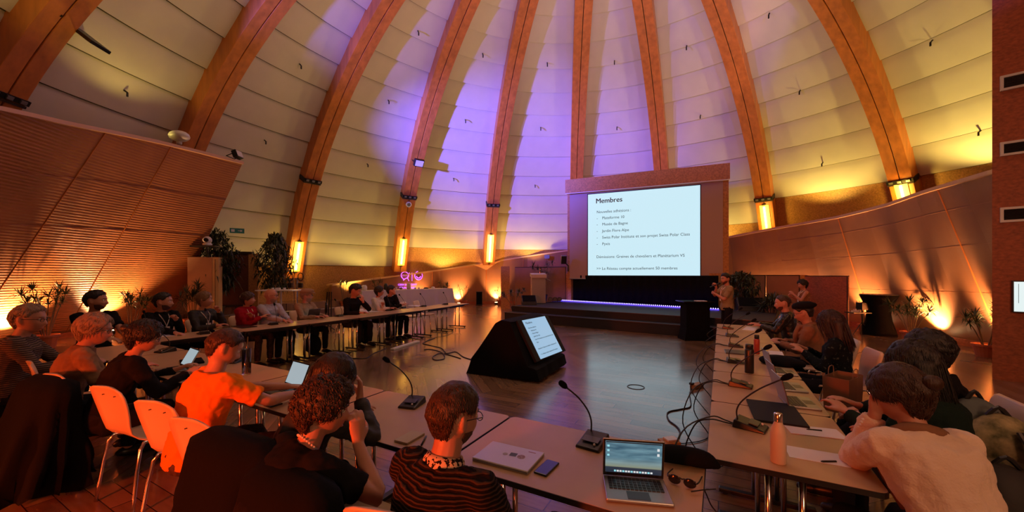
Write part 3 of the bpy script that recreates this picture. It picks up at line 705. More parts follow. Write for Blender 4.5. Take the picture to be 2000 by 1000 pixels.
def quad(c4, z):        # four photo corners at height z (front-left, front-right, back-right, back-left) -> centre, rz, width, depth
    p = [at(x, y, z) for x, y in c4]; c = (p[0] + p[1] + p[2] + p[3]) / 4
    ex = (p[1] - p[0] + p[2] - p[3]) / 2; ey = (p[3] - p[0] + p[2] - p[1]) / 2
    return c, math.atan2(ex.y, ex.x), ex.length, ey.length
def laptop(c, rz, w_, d_, ang, label, body='alu', disp=None, keys=True, hl=None):
    t = empty('laptop', tuple(c), rz, label, 'laptop'); hl = hl or d_
    m = MB(); m.box((0, 0, .008), (w_, d_, .014)); b = m.build('base', MT[body], t, bevel=.004)
    if keys:
        m = MB()
        for r in range(5):
            for q in range(13): m.box((-w_ * .43 + w_ * .86 * (q + .5) / 13, d_ * .40 - d_ * .50 * (r + .5) / 5, .0165), (w_ * .86 / 13 * .82, d_ * .5 / 5 * .8, .003))
        k = m.build('keyboard', MT['blackplastic'], b)
        m = MB(); m.box((0, -d_ * .30, .0158), (w_ * .34, d_ * .30, .001)); m.build('touchpad', MT['darkalu'], b)
    a = rad(ang); y = V((0, -math.cos(a), math.sin(a))); n = V((0, -math.sin(a), -math.cos(a)))      # lid rises from the hinge
    Mx = Matrix((V((1, 0, 0)), y, V((1, 0, 0)).cross(y))).transposed()
    hc = V((0, d_ / 2 - .004, .016)); m = MB(); m.box(hc + y * hl / 2, (w_, hl, .007), M=Mx); l = m.build('lid', MT[body], t, bevel=.003)
    m = MB(); zz = V((1, 0, 0)).cross(y); m.box(hc + y * hl / 2 + zz * -.0042 * (-1), (w_ * .985, hl * .97, .001), M=Mx)
    m.build('bezel', MT['blackgloss'], l)
    m = MB(); m.box(hc + y * (hl / 2 + .004) + zz * .0052, (w_ * .92, hl * .84, .001), M=Mx); dm = disp or MT['lapscreen']
    dd = m.build('display', dm, l)
    return t, dd, hc, y, zz, Mx
def sky_display():
    m = mat('cloud_wallpaper', (.01, .01, .01), .3, emit=(.2, .4, .5), es=.75); N, L, b = nodes(m)
    tc = N.new('ShaderNodeTexCoord'); sp = N.new('ShaderNodeSeparateXYZ'); L.new(tc.outputs['Generated'], sp.inputs[0])
    mp = N.new('ShaderNodeMapping'); mp.inputs['Scale'].default_value = (1.2, 1, 5.5); mp.inputs['Rotation'].default_value = (0, .12, 0); L.new(tc.outputs['Generated'], mp.inputs[0])
    nz = N.new('ShaderNodeTexNoise'); nz.inputs['Scale'].default_value = 2.2; nz.inputs['Detail'].default_value = 6; L.new(mp.outputs[0], nz.inputs['Vector'])
    cr = N.new('ShaderNodeValToRGB'); e = cr.color_ramp.elements; e[0].position = .32; e[0].color = (.03, .11, .17, 1); e[1].position = .72; e[1].color = (.22, .42, .50, 1); L.new(nz.outputs['Fac'], cr.inputs[0])
    c2 = N.new('ShaderNodeValToRGB'); e = c2.color_ramp.elements; e[0].position = 0; e[0].color = (.02, .035, .06, 1); e[1].position = .17; e[1].color = (.03, .045, .07, 1)
    for p_, c_ in ((.20, (.30, .34, .24, 1)), (.34, (.30, .42, .42, 1)), (.5, (.10, .24, .32, 1)), (1, (.03, .12, .20, 1))):
        q = e.new(p_); q.color = c_
    L.new(sp.outputs[2], c2.inputs[0]); mx = N.new('ShaderNodeMix'); mx.data_type = 'RGBA'
    ms = N.new('ShaderNodeMapRange'); ms.inputs[1].default_value = .2; ms.inputs[2].default_value = .55; ms.inputs[4].default_value = .75; L.new(sp.outputs[2], ms.inputs[0]); L.new(ms.outputs[0], mx.inputs[0])
    L.new(c2.outputs[0], mx.inputs[6]); L.new(cr.outputs[0], mx.inputs[7]); L.new(mx.outputs[2], b.inputs['Emission Color'])
    return m
MT['lapscreen'] = mat('document_screen', (.02, .02, .02), .3, emit=(.55, .68, .74), es=.62)
MT['icon'] = mat('screen_icon', (.02, .02, .02), .3, emit=(.35, .85, .95), es=.8)
MT['iconw'] = mat('screen_bar', (.02, .02, .02), .3, emit=(.85, .88, .9), es=.8)
hinge = (at(1177, 925, .755) + at(1292, 935, .755)) / 2; front = (at(1186, 974, .755) + at(1320, 986, .755)) / 2
ex = at(1320, 986, .755) - at(1186, 974, .755); rz = math.atan2(ex.y, ex.x)
L0, dd, hc, ly, lz, Mx = laptop(((hinge + front) / 2).to_2d().to_3d() + V((0, 0, TZ)), rz, .262, .192, 82, 'open grey laptop showing a cloudy sky picture, on the near table corner', 'alu', sky_display(), hl=.178)
def scr_item(x, y, sx_, sy_, m_, nm):
    m = MB(); m.box(hc + ly * (.178 / 2 + .004) + V((1, 0, 0)) * x + ly * y + lz * .0062, (sx_, sy_, .0006), M=Mx); m.build(nm, m_, dd)
for q in range(3): scr_item(-.108, .052 - q * .022, .010, .009, MT['icon'], 'desktop_icon')
for q in range(2): scr_item(.105, .045 - q * .024, .010, .012, MT['iconw'], 'desktop_icon')
scr_item(0, .071, .236, .004, MT['blackgloss'], 'menu_bar')
for q in range(14): scr_item(-.078 + q * .012, -.066, .009, .008, MT['iconw'] if q % 3 else MT['icon'], 'dock_icon')
# closed silver laptop with stickers
c, rz, w_, d_ = quad([(925, 893), (1033, 922), (1061, 883), (960, 861)], TZ + .018)
t = empty('laptop', (c.x, c.y, TZ), rz, 'closed silver laptop with round and square stickers on its lid', 'laptop')
m = MB(); m.box((0, 0, .005), (w_, d_, .009)); m.build('base', MT['alu'], t, bevel=.003)
m = MB(); m.box((0, 0, .0145), (w_, d_, .008)); ld_ = m.build('lid', mat('silver_lid', (.55, .52, .56), .35, .2), t, bevel=.003)
m = MB(); m.tube([(-.02, .0, .0185), (-.02, .0, .0193)], .013, 16); m.build('faded_sticker', mat('faded_print', (.38, .33, .36), .6), ld_)
m = MB(); m.box((.02, .012, .019), (.036, .033, .0008), .1); sq = m.build('square_sticker', mat('green_print', (.05, .07, .04), .5, var=.6, scale=120), ld_)
m = MB(); m.tube([(.065, .008, .0185), (.065, .008, .0194)], .020, 20); m.build('round_sticker', mat('plum_print', (.16, .05, .06), .5, var=.6, scale=90, alt=(.4, .3, .3)), ld_)
m = MB(); m.box((.095, .075, .0188), (.04, .006, .0006)); m.build('logo_print', mat('logo_red', (.35, .12, .12), .5), ld_)
def slab(name, c4, th, m_, label, cat, z=TZ, bevel=.002, group=None):
    c, rz, w_, d_ = quad(c4, z + th); t = MB(); t.box((0, 0, th / 2 + .0006), (w_, d_, th)); o = t.build(name, m_, bevel=bevel); o.location = (c.x, c.y, z); o.rotation_euler = (0, 0, rz); return tag(o, label, cat, group)
slab('phone', [(1045, 921), (1070, 930), (1090, 902), (1066, 896)], .010, MT['blackgloss'], 'dark phone lying on the table right of the closed silver laptop', 'phone', bevel=.004)
MT['note'] = mat('beige_notebook', (.50, .42, .30), .7)
slab('notebook', [(768, 859), (798, 866), (827, 845), (807, 840)], .012, MT['note'], 'small beige notebook on the near table left of the striped jumper', 'notebook')
def pen(p, q, label, m_='blackplastic'):
    a, b = at(*p, TZ + .006), at(*q, TZ + .006); m = MB(); v = b - a; m.tube([(0, 0, .0055), V(v) * .9 + V((0, 0, .0055)), V(v) + V((0, 0, .0055))], [.005, .005, .0015], 8)
    o = m.build('pen', MT[m_], smooth=True); o.location = (a.x, a.y, TZ); return tag(o, label, 'pen')
pen((823, 869), (833, 850), 'dark pen lying right of the small beige notebook')
pen((1633, 901), (1603, 901), 'dark pen lying on the nearest papers of the right row')
pen((1605, 841), (1575, 838), 'thin pen lying on the papers beyond the cream bottle')
slab('paper_sheet', [(1538, 890), (1666, 916), (1641, 886), (1535, 871)], .002, MT['paper'], 'white printed sheet beside the cream bottle, nearest the camera', 'paper', bevel=0)
slab('paper_sheet', [(1542, 844), (1652, 860), (1639, 838), (1531, 829)], .003, MT['paper'], 'white printed sheet beyond the cream bottle, before the black folder', 'paper', bevel=0)
slab('paper_sheet', [(1458, 645), (1480, 646), (1475, 639), (1450, 636.5)], .002, MT['paper'], 'white sheet near the far end of the right row', 'paper', bevel=0)
slab('paper_sheet', [(1505, 694), (1536, 696), (1524, 687), (1498, 684)], .002, MT['paper'], 'white sheet before the person in the beret', 'paper', bevel=0)
slab('folder', [(1470, 817.5), (1573, 833), (1556, 790), (1461, 779.5)], .014, MT['matteblack'], 'large flat black folder on the right row behind the cream bottle', 'folder')
slab('laptop', [(1421, 688), (1455, 692), (1457, 684), (1411, 682)], .014, MT['darkalu'], 'closed dark grey laptop on the right row left of the black bottle', 'laptop')
slab('paper_sheet', [(20, 20), (20, 20), (20, 20), (20, 20)], .002, MT['paper'], '', '') if 0 else None
slab('phone', [(520, 790), (534, 795), (546, 786), (534, 783)], .010, MT['blackplastic'], 'dark phone at the table edge before the orange T-shirt', 'phone')
slab('paper_sheet', [(700, 611), (737, 608.5), (722, 602), (697, 604)], .006, MT['paper'], 'stack of white papers before the man holding his face', 'paper', bevel=0)
slab('paper_sheet', [(806, 599), (823, 598), (818, 595), (804, 596)], .004, MT['paper'], 'small white papers on the left row by the empty chairs', 'paper', bevel=0)
slab('paper_sheet', [(310, 658), (348, 655), (345, 651), (306, 653)], .004, MT['paper'], 'pale sheet before the bearded man in the hoodie', 'paper', bevel=0)
slab('tablet', [(464, 641), (496, 638), (486, 633), (458, 636)], .012, MT['blackplastic'], 'dark tablet in front of the red hoodie', 'tablet')
slab('pouch', [(352, 712), (402, 705), (392, 698), (352, 702)], .02, MT['black'], 'flat black pouch behind the bright laptop', 'pouch', bevel=.008)
# open laptops
laptop(at(548, 765, TZ), -.10, .27, .19, 112, 'open dark laptop under the hands of the person in the orange T-shirt', 'darkalu', hl=.20)
laptop(at(336, 724, TZ), -.12, .27, .19, 118, 'open silver laptop with a white page before the dark-haired person', 'alu', hl=.19)
laptop(at(605, 622, TZ), -PI / 2 + .1, .28, .20, 108, 'open brown-grey laptop of the man in the flat cap', 'darkalu', hl=.20)
for x, y, l in [(1527, 727, 'on the right row, farthest of its three'), (1541, 757, 'on the right row, middle of its three'), (1560, 788, 'on the right row behind the black folder, nearest of its three')]:
    laptop(at(x, y, TZ), PI / 2 + .12, .27, .19, 104, 'open grey laptop ' + l, 'alu', MT['blackgloss'] if y > 780 else None)
def bottle(px, py, prof, m_, capm, label, name='water_bottle'):
    p = at(px, py, TZ); t = empty(name, tuple(p), 0, label, 'bottle')
    m = MB(); m.lathe(prof[0], n=20); m.build('body', m_, t, smooth=True)
    m = MB(); m.lathe(prof[1], n=20); m.build('cap', capm, t, smooth=True); return t
MT['cream'] = mat('cream_enamel', (.62, .50, .38), .45)
bottle(1520, 903, ([(.030, 0), (.034, .004), (.0345, .14), (.030, .165), (.018, .195), (.0165, .205)], [(.0185, .2), (.019, .203), (.019, .238), (.016, .242)]), MT['cream'], MT['chrome'], 'cream steel bottle with a shiny cap on the near right table')
bottle(1463.5, 728, ([(.036, 0), (.038, .004), (.038, .21), (.032, .228)], [(.033, .228), (.033, .262), (.028, .268)]), MT['blackplastic'], MT['blackplastic'], 'tall black bottle on the right row between two microphones')
bottle(1478, 691, ([(.028, 0), (.030, .004), (.030, .16), (.024, .175)], [(.025, .175), (.025, .215), (.02, .22)]), mat('red_bottle', (.40, .05, .03), .3), MT['blackplastic'], 'red bottle with a dark lid on the right row behind the black bottle')
bottle(637, 611, ([(.030, 0), (.033, .004), (.033, .19), (.02, .22)], [(.021, .22), (.021, .245), (.018, .25)]), MT['blackplastic'], MT['blackplastic'], 'black bottle on the left row beside the flat-capped man\'s laptop')
p = at(481.5, 731, TZ); t = empty('glass_carafe', tuple(p), 0, 'tall clear glass of water with herbs beside the orange T-shirt', 'glass')
m = MB(); m.lathe([(.034, 0), (.036, .004), (.037, .235), (.034, .235), (.033, .012), (.0, .01)], n=20); m.build('vessel', MT['glass'], t, smooth=True)
m = MB(); m.lathe([(.031, .013), (.0325, .09), (.0, .091)], n=16); m.build('water', mat('water', (1, 1, 1), .01, trans=1), t, smooth=True)
m = MB(); m.tube([(0, 0, .02), (.008, 0, .18), (.004, .01, .345)], .004, 6, smooth=3); [m.ball((random.uniform(-.02, .02), random.uniform(-.02, .02), random.uniform(.02, .09)), .011, 6) for _ in range(9)]; m.build('herb_sprig', MT['leaf'], t)
p = at(676, 772, TZ); t = empty('drinking_glass', tuple(p), 0, 'clear drinking glass behind the curly-haired person', 'glass')
m = MB(); m.lathe([(.030, 0), (.031, .004), (.036, .125), (.0335, .125), (.029, .01), (0, .009)], n=20); m.build('vessel', MT['glass'], t, smooth=True)
# soft black case and sunglasses
p = at(1338, 908, TZ); m = MB(); m.tube([(-.14, .02, .034), (-.08, .015, .042), (.03, 0, .042), (.10, -.012, .034), (.135, -.02, .020)], [.030, .040, .042, .036, .016], 16, smooth=3, roundcap=True)
m.v = [(x, y * 1.25, max(.001, z)) for x, y, z in m.v]; o = m.build('soft_case', MT['black'], smooth=True); o.location = tuple(p); o.rotation_euler = (0, 0, TH - .15); tag(o, 'soft black oblong case lying behind the open near laptop', 'case')
p = at(1332, 950, TZ); t = empty('sunglasses', tuple(p), TH - .6, 'folded-out dark sunglasses right of the near laptop', 'sunglasses')
for s in (-1, 1):
    m = MB(); m.ball((s * .031, 0, .022), .026, 14, sc=(1, .22, .8)); m.build('lens', MT['blackgloss'], t, smooth=True)
    m = MB(); m.tube([(s * .058, .0, .028), (s * .064, .03, .026), (s * .062, .12, .008)], .003, 6, smooth=2); m.build('temple_arm', MT['blackplastic'], t)
m = MB(); m.tube([(-.055, 0, .034), (-.008, 0, .034), (0, 0, .031), (.008, 0, .034), (.055, 0, .034)], .0035, 6); m.build('bridge', MT['blackplastic'], t)
m = MB(); q0 = at(1350, 962, TZ + .01) - p; q1 = at(1398, 957, TZ + .008) - p; m.tube([q0 + V((0, 0, .004)), (q0 + q1) / 2 + V((0, 0, .006)), q1 + V((0, 0, .004))], .0028, 6); o = m.build('spectacle_cord', MT['cable']); o.location = tuple(p); tag(o, 'thin dark cord beside the sunglasses over the table edge', 'cord')
# dark jacket heap on the right row
p = at(1527, 712, TZ); m = MB()
m.ball((0, 0, .03), .2, 20, sc=(1.0, .8, .28)); m.v = [(x, y, max(.002, z + .02 * noise.noise(V((x * 9, y * 9, z * 9))))) for x, y, z in m.v]
o = m.build('folded_jacket', MT['black'], smooth=True); o.location = tuple(p); tag(o, 'dark jacket heaped on the right row beside the three laptops', 'jacket')
# floor sockets, floor boxes and cables
def cable(name, pts, label, r=.006, px=True, z=.008, m_='cable'):
    P_ = [at(x, y, z) if len(q) == 2 else at(x, y, q[2]) for q in pts for x, y in [q[:2]]]
    m = MB(); m.tube(P_, r, 6, smooth=5); return tag(m.build(name, MT[m_], smooth=True), label, 'cable')
p = at(1242, 756); m = MB(); n = 28
m.rings([[p + V((math.cos(2 * PI * k / n) * r_, math.sin(2 * PI * k / n) * r_, z_)) for k in range(n)] for r_, z_ in ((.125, .001), (.125, .006), (.112, .006), (.112, .001))], cap=False)
tag(m.build('floor_socket_ring', MT['steel']), 'round dark ring of a floor socket let into the parquet', 'floor socket')
p = at(1307, 872); t = empty('cable_box', tuple(p), TH + .2, 'small wooden cable box with a white top on the floor beyond the near laptop', 'box')
m = MB(); m.box((0, 0, .03), (.17, .13, .06)); m.build('body', MT['osb'], t, bevel=.006); m = MB(); m.box((.02, 0, .07), (.12, .09, .02)); m.build('socket_block', MT['white'], t, bevel=.004)
p = at(1361, 757); t = empty('cable_box', tuple(p), TH + .6, 'brown wooden cable box lying on the floor by the right row', 'box')
m = MB(); m.box((0, 0, .03), (.22, .09, .06)); m.build('body', MT['osb'], t, bevel=.006); m = MB(); m.box((-.1, .02, .07), (.05, .05, .03)); m.build('plug', MT['blackplastic'], t)
cable('floor_cable', [(1352, 762), (1347, 770), (1349, 793), (1330, 799), (1305, 805), (1306, 820), (1322, 833), (1328, 845), (1322, 862), (1312, 868)], 'black doubled cable on the parquet between the two cable boxes', .008)
cable('floor_cable', [(1312, 866), (1335, 866), (1365, 862), (1382, 855), (1384, 845)], 'thin cable from the near cable box towards the right row', .005)
cable('floor_cable', [(900, 700), (880, 694), (860, 690), (845, 697), (850, 703), (868, 700), (862, 688), (840, 682), (828, 683)], 'coiled black cable on the floor left of the draped monitor', .008)
cable('floor_cable', [(924, 703), (905, 697), (890, 687), (872, 690), (862, 680), (838, 674), (826, 670), (850, 660)], 'looping black cable leading to the draped monitor', .008)
cable('floor_cable', [(645, 718), (660, 715), (668, 703), (690, 700), (715, 700), (730, 690), (755, 680)], 'black cable winding under the left row of tables', .009)
cable('floor_cable', [(880, 640), (885, 648), (872, 655), (845, 660), (830, 668)], 'pale cable from the far table end to the floor', .005)
def edge_cable(pts, label):
    m = MB(); m.tube(pts, .0045, 6, smooth=5); return tag(m.build('microphone_cable', MT['cable'], smooth=True), label, 'cable', 'microphone cables hanging off the right row')
for k, (x, y, dn) in enumerate([(1466, 835, .42), (1447, 754, .40), (1437, 708, .35), (1437, 677, .3), (1430, 657, .2), (1422, 642, .2)]):
    b = at(x, y, TZ + .012); w_ = ['nearest the camera, before the cream bottle', 'second from the camera', 'left of the black bottle', 'left of the red bottle', 'second from the far end', 'at the far end'][k]
    for j in (0, 1):
        if k > 3 and j: continue
        oy = (-.25 if j else .12) ; s_ = .05 + .06 * j
        edge_cable([b + V((-.06, .0, .0)), b + V((-.13, .02 + .04 * j, .0)), V((-.06, b.y + .05 * j, TZ + .022)), V((-.10 - s_, b.y + oy * .4, TZ - .05)), V((-.16 - s_, b.y + oy, TZ - dn * .7)), V((-.10 - .03 * j, b.y + oy * 1.4, TZ - dn * 1.2)), V((-.05, b.y + oy * 1.2 + .1, TZ - dn * 1.55)), V((.05, b.y + .2, .02))],
                   'black cable looping off the right row ' + w_ + (', outer loop' if j else ', inner loop'))
a, b = at(766, 684), at(817, 668); dd_ = b - a
o = MB(); o.box((dd_.length / 2, 0, .02), (dd_.length, .09, .04)); o = o.build('cable_duct', MT['white'], bevel=.008); o.location = tuple(a); o.rotation_euler = (0, 0, math.atan2(dd_.y, dd_.x)); tag(o, 'long white cable duct lying on the parquet before the left row', 'cable duct')

# draped floor monitor in the middle of the room
mon = empty('floor_monitor', (-2.6, 5.3, 0), 0, 'slanted floor monitor draped in black cloth showing the slide, in the middle of the hall', 'monitor')
BL, BR2, TR, TL = V((-2.56, 5.45, .27)), V((-2.48, 6.52, .27)), V((-2.83, 6.50, .90)), V((-2.93, 5.47, .90)); o0 = V((-2.6, 5.3, 0))
X_ = (BR2 - BL).normalized(); Y_ = ((TL - BL) - X_ * (TL - BL).dot(X_)); MH = Y_.length; Y_.normalize(); Z_ = X_.cross(Y_); MW = (BR2 - BL).length; Mx = Matrix((X_, Y_, Z_)).transposed()
c = BL - o0 + X_ * MW / 2 + Y_ * MH / 2
m = MB(); m.box(c, (MW, MH, .05), M=Mx); cs_ = m.build('casing', MT['matteblack'], mon, bevel=.006)
m = MB(); m.box(c + Z_ * .027 + X_ * .0, (MW * .74, MH * .95, .004), M=Mx); sc_ = m.build('lit_panel', MT['slide2'], cs_)
M4 = frame(c - X_ * MW * .37 - Y_ * MH * .475 + Z_ * .031, X_, Y_) @ frame((0, 0, 0), (1, 0, 0), (0, 1, 0))
for s_, fx_, fz, fs, mm in LINES:
    text(s_, 'slide_text', MT[mm], sc_, frame(c - X_ * MW * .37 - Y_ * MH * .475 + Z_ * .031 + X_ * fx_ * MW * .74 + Y_ * fz * MH * .95, X_, Y_), fs * MH * .98, .0004, off=0)
m = MB(); lip = .03
xs = [(-1.08, 0), (-1.06, .26), (-.62, .86), (-.50, .92), (-.32, .905)]
def prof_at(y, s):
    r = [(-1.09 * s, 0), (-1.05, .26), (-.60, .87), (-.50, .925), (-.36, .915), (-.28 , .90), (.02, .24), (.12, .20), (.14 * s, 0)]
    return [V((x, y, z)) for x, z in r]
rs = [prof_at(y, 1 + .02 * math.sin(i * 2)) for i, y in enumerate([-.02, .0, .3, .6, .9, 1.22, 1.24])]
nn = 22; rs = []
for i in range(nn + 1):
    y = -.02 + 1.26 * i / nn; pr = prof_at(y, 1); out = []
    for j in range(len(pr) - 1):
        for k in range(4):
            t_ = k / 4; p = pr[j].lerp(pr[j + 1], t_); lo = max(0, 1 - p.z / .5); q = noise.noise(V((p.x * 4, y * 5, p.z * 2)))
            p = p + V((q * .03 * lo + .06 * lo * lo * (1 if p.x > -.4 else -1), 0, 0)); p.x += .045 * (y * 1.0) * (-.6); out.append(p)
    rs.append(out)
for q in (0, -1):
    for p in rs[q]: p.y += (-.03 if q == 0 else .03) * max(0, 1 - p.z / .5)
m.rings(rs)
m.v = [(x - .05, y, z) if x > -.3 and z > .22 else (x, y, z) for x, y, z in m.v]
m.build('drape', MT['black'], mon, smooth=False)

# ------------------------------------------------------------------ things on and round the stage
def loc_of(px, d, z): p = atd(px, Y0, d); return (p.x, p.y, z)
p = atd(1051, Y0, 15.6); t = empty('lectern', (p.x, p.y, .5), TH + .08, 'tall grey metal lectern at the left end of the stage', 'lectern')
m = MB(); m.box((0, 0, .52), (.56, .42, 1.04)); m.build('body', mat('brushed_grey', (.30, .28, .29), .4, .5), t, bevel=.01)
m = MB(); m.box((0, -.04, 1.12), (.62, .50, .14), M=Matrix.Rotation(.12, 3, 'X')); m.build('desk_top', mat('pale_grey', (.55, .48, .50), .5), t, bevel=.008)
m = MB(); m.box((.40, .12, .96), (.28, .22, .02), M=Matrix.Rotation(.5, 3, 'Y')); m.build('side_shelf', MT['alu'], t)
m = MB(); m.tube([(.08, 0, 1.18), (.08, 0, 1.44)], .014, 8); m.build('reading_lamp_post', MT['chrome'], t)
m = MB(); m.box((.12, 0, 1.45), (.5, .05, .03)); m.build('reading_lamp', MT['steel'], t)
def wedge(p, rz, label, w_=.55, d_=.42, h=.36):
    t = empty('stage_monitor_speaker', tuple(p), rz, label, 'loudspeaker'); m = MB()
    pr = [(-d_ / 2, 0), (d_ / 2, 0), (d_ / 2, h * .75), (d_ * .3, h), (-d_ * .42, h * .35)]
    m.rings([[V((x, y, z)) for y, z in pr] for x in (-w_ / 2, w_ / 2)]); m.build('cabinet', MT['blackplastic'], t, bevel=.01)
    m = MB(); a, b = V((0, -d_ * .42, h * .35)), V((0, d_ * .3, h)); n_ = V((0, -(b - a).z, (b - a).y)).normalized(); m.box((a + b) / 2 + n_ * .006, (w_ * .9, (b - a).length * .9, .01), M=Matrix((V((1, 0, 0)), (b - a).normalized(), n_)).transposed()); m.build('grille', MT['black'], t); return t
wedge(loc_of(1033, 14.6, .5), TH + .1, 'black wedge loudspeaker on the stage before the lectern')
wedge(loc_of(1467, 11.8, .5) if 0 else loc_of(1466, 12.2, .5), TH - .4, 'black wedge loudspeaker on the stage right of the presenter', .75, .5, .42)
for k, x in enumerate((1075, 1084, 1093)):
    p = loc_of(x, 16.0 if 0 else 15.9, .5); t = empty('stage_spotlight', p, TH, 'small black stage spotlight beside the lectern, ' + ['left of three', 'middle of three', 'right of three'][k], 'spotlight', 'three black spotlights standing on the stage')
    m = MB(); m.tube([(0, -.08, .13), (0, .08, .13)], .085, 14); m.build('can', MT['blackplastic'], t, smooth=False); m = MB(); m.tube([(0, -.085, .13), (0, -.09, .13)], .07, 14); m.build('lens', MT['darkalu'], t)
    m = MB(); m.tube([(-.095, 0, .13), (-.095, 0, .01), (.095, 0, .01), (.095, 0, .13)], .01, 6); m.build('yoke', MT['steel'], t)
# tall loudspeaker on the floor at the back
p = at(936, 597); p = circle_hit(936, CW, RW - .6); t = empty('floor_loudspeaker', (p.x, p.y, 0), TH + .1, 'slim black loudspeaker standing on the floor between two lit plants', 'loudspeaker')
m = MB(); m.box((0, 0, .37), (.34, .34, .74)); m.build('cabinet', MT['blackplastic'], t, bevel=.015); m = MB(); m.box((0, -.175, .37), (.29, .01, .66)); m.build('grille', MT['black'], t)
# wall speaker at the left edge of the screen
p = atd(1101, 507, 16.0); t = empty('wall_loudspeaker', tuple(p), TH, 'small dark loudspeaker on a bracket left of the projection screen', 'loudspeaker')
m = MB(); m.box((0, 0, 0), (.22, .2, .34), M=Matrix.Rotation(.3, 3, 'X')); m.build('cabinet', MT['blackplastic'], t, bevel=.01); m = MB(); m.tube([(.02, .08, -.08), (.22, .25, -.25), (.22, .25, -.5)], .03, 6); m.build('bracket', MT['steel'], t)
p = sph(1068, 500, 13.8); o = MB(); o.box((0, 0, 0), (.28, .06, .2)); o = o.build('junction_box', MT['darkalu']); o.location = tuple(p - (p - DC).normalized() * .15); o.rotation_euler = (0, 0, TH - .3); tag(o, 'small grey box fixed to the board dado left of the screen', 'box')
# folding partition panels
def partition(pxs, d0, d1, ztop, label, mt='panel', z0=0):
    a, b = atd(pxs[0], Y0, d0), atd(pxs[-1], Y0, d1); a.z = b.z = 0; v = b - a; t = empty('partition', (a.x, a.y, z0), math.atan2(v.y, v.x), label, 'partition')
    fr_ = [(x - pxs[0]) / (pxs[-1] - pxs[0]) for x in pxs]
    for i in range(len(pxs) - 1):
        x0_, x1_ = fr_[i] * v.length + .01, fr_[i + 1] * v.length - .01
        m = MB(); m.box(((x0_ + x1_) / 2, 0, ztop / 2), (x1_ - x0_, .06, ztop)); q = m.build('panel', MT[mt], t)
        m = MB(); m.box(((x0_ + x1_) / 2, -.002, ztop + .012), (x1_ - x0_, .08, .024)); m.box((x1_ - .012, -.03, ztop / 2), (.024, .012, ztop)); m.build('panel_edge', MT['gap'], q)
    return t
partition([1006, 1058, 1106], 17.9, 17.0, 1.98, 'brown felt folding partition behind the lectern')
partition([1426, 1500, 1563], 14.4, 12.9, 1.62, 'brown felt folding partition behind the presenter and the palm')
partition([1573, 1658], 12.2, 11.1, 1.60, 'reddish-brown partition panel behind the standing woman', 'osbred')
pl_ = MB(); p = atd(1568, Y0, 12.9); pl_.box((p.x, p.y, .82), (.22, .1, 1.64), TH); tag(pl_.build('partition_post', MT['osb']), 'light wooden post between the two partitions', 'post')
pl_ = MB(); p = atd(987, Y0, 18.2); pl_.box((p.x, p.y, 1.02), (.42, .08, 2.04), TH); tag(pl_.build('partition_post', MT['osb']), 'red-lit wooden panel right of the second lit plant', 'panel')
for px_, d__, w_ in ((1120, 16.9, .75), (1403, 13.8, .6)):
    o = MB(); p = atd(px_, Y0, d__); o.box((p.x, p.y, .5 + .6), (w_, .12, 1.2), SRZ); tag(o.build('screen_pier', MT['osb']), 'board pier under the %s end of the projection screen' % ('left' if px_ < 1200 else 'right'), 'pier')
# black-covered tables
p = atd(1357, Y0, 9.75); t = empty('draped_table', (p.x, p.y, 0), TH - .05, 'small high table under a black cover in front of the stage', 'table')
m = MB(); m.rings([[V((x * k, y * k, z)) for x, y in ((-.36, -.25), (.36, -.25), (.36, .25), (-.36, .25))] for z, k in ((0, .95), (.3, .80), (.9, .80), (.95, .98), (.965, 1.0))]); m.build('cover', MT['black'], t)
m = MB(); m.box((0, 0, .975), (.76, .54, .02)); m.build('tabletop', MT['blackgloss'], t); m = MB(); m.box((.12, -.05, .988), (.25, .18, .01)); m.build('paper', MT['paper'], t)
p = circle_hit(1716, CW, RW - .75); t = empty('cocktail_table', (p.x, p.y, 0), 0, 'tall cocktail table in a black stretch cover beside the right wall', 'table')
m = MB(); m.lathe([(.38, 0), (.36, .08), (.28, .38), (.25, .58), (.27, .75), (.36, .98), (.405, 1.08), (.40, 1.10)], n=32); m.build('cover', MT['black'], t, smooth=True); m = MB(); m.lathe([(.40, 1.10), (.40, 1.115)], n=32); m.build('tabletop', MT['darkalu'], t)
# white bistro table, cloth-covered buffet
p = atd(547, Y0, 10.6); t = empty('bistro_table', (p.x, p.y, .30), TH, 'small white high table behind the red hoodie and the bald man', 'table')
m = MB(); m.box((0, 0, .92), (1.0, .6, .03)); m.build('tabletop', MT['white'], t, bevel=.005)
for q in (-.12, .02):
    m = MB(); m.tube([(q, 0, 0), (q, 0, .9)], .03, 8); m.build('leg', MT['white'], t)
for k, q in enumerate((-.2, -.1, -.02, .12)):
    m = MB(); m.lathe([(.03, .935), (.035, .99), (.03, .99)], c=(q, 0, 0), n=12); o = m.build('cup', MT['white']); o.location = (p.x, p.y, .30); o.rotation_euler = (0, 0, TH); tag(o, 'white cup on the white high table, ' + ['leftmost', 'second from the left', 'third from the left', 'rightmost'][k], 'cup', 'cups on the white high table')
A_, B_ = circle_hit(707, CW, RW - 1.75), circle_hit(884, CW, RW - 1.35); A_.z = B_.z = 0; v_ = B_ - A_; bt = empty('buffet_table', tuple(A_), math.atan2(v_.y, v_.x), 'long buffet table under a white cloth before the lit back wall', 'table')
LB = v_.length
m = MB(); m.box((LB / 2, .4, .92), (LB - .1, .75, .03)); m.build('tabletop', MT['laminate'], bt)
m = MB(); rs = []; n = 90
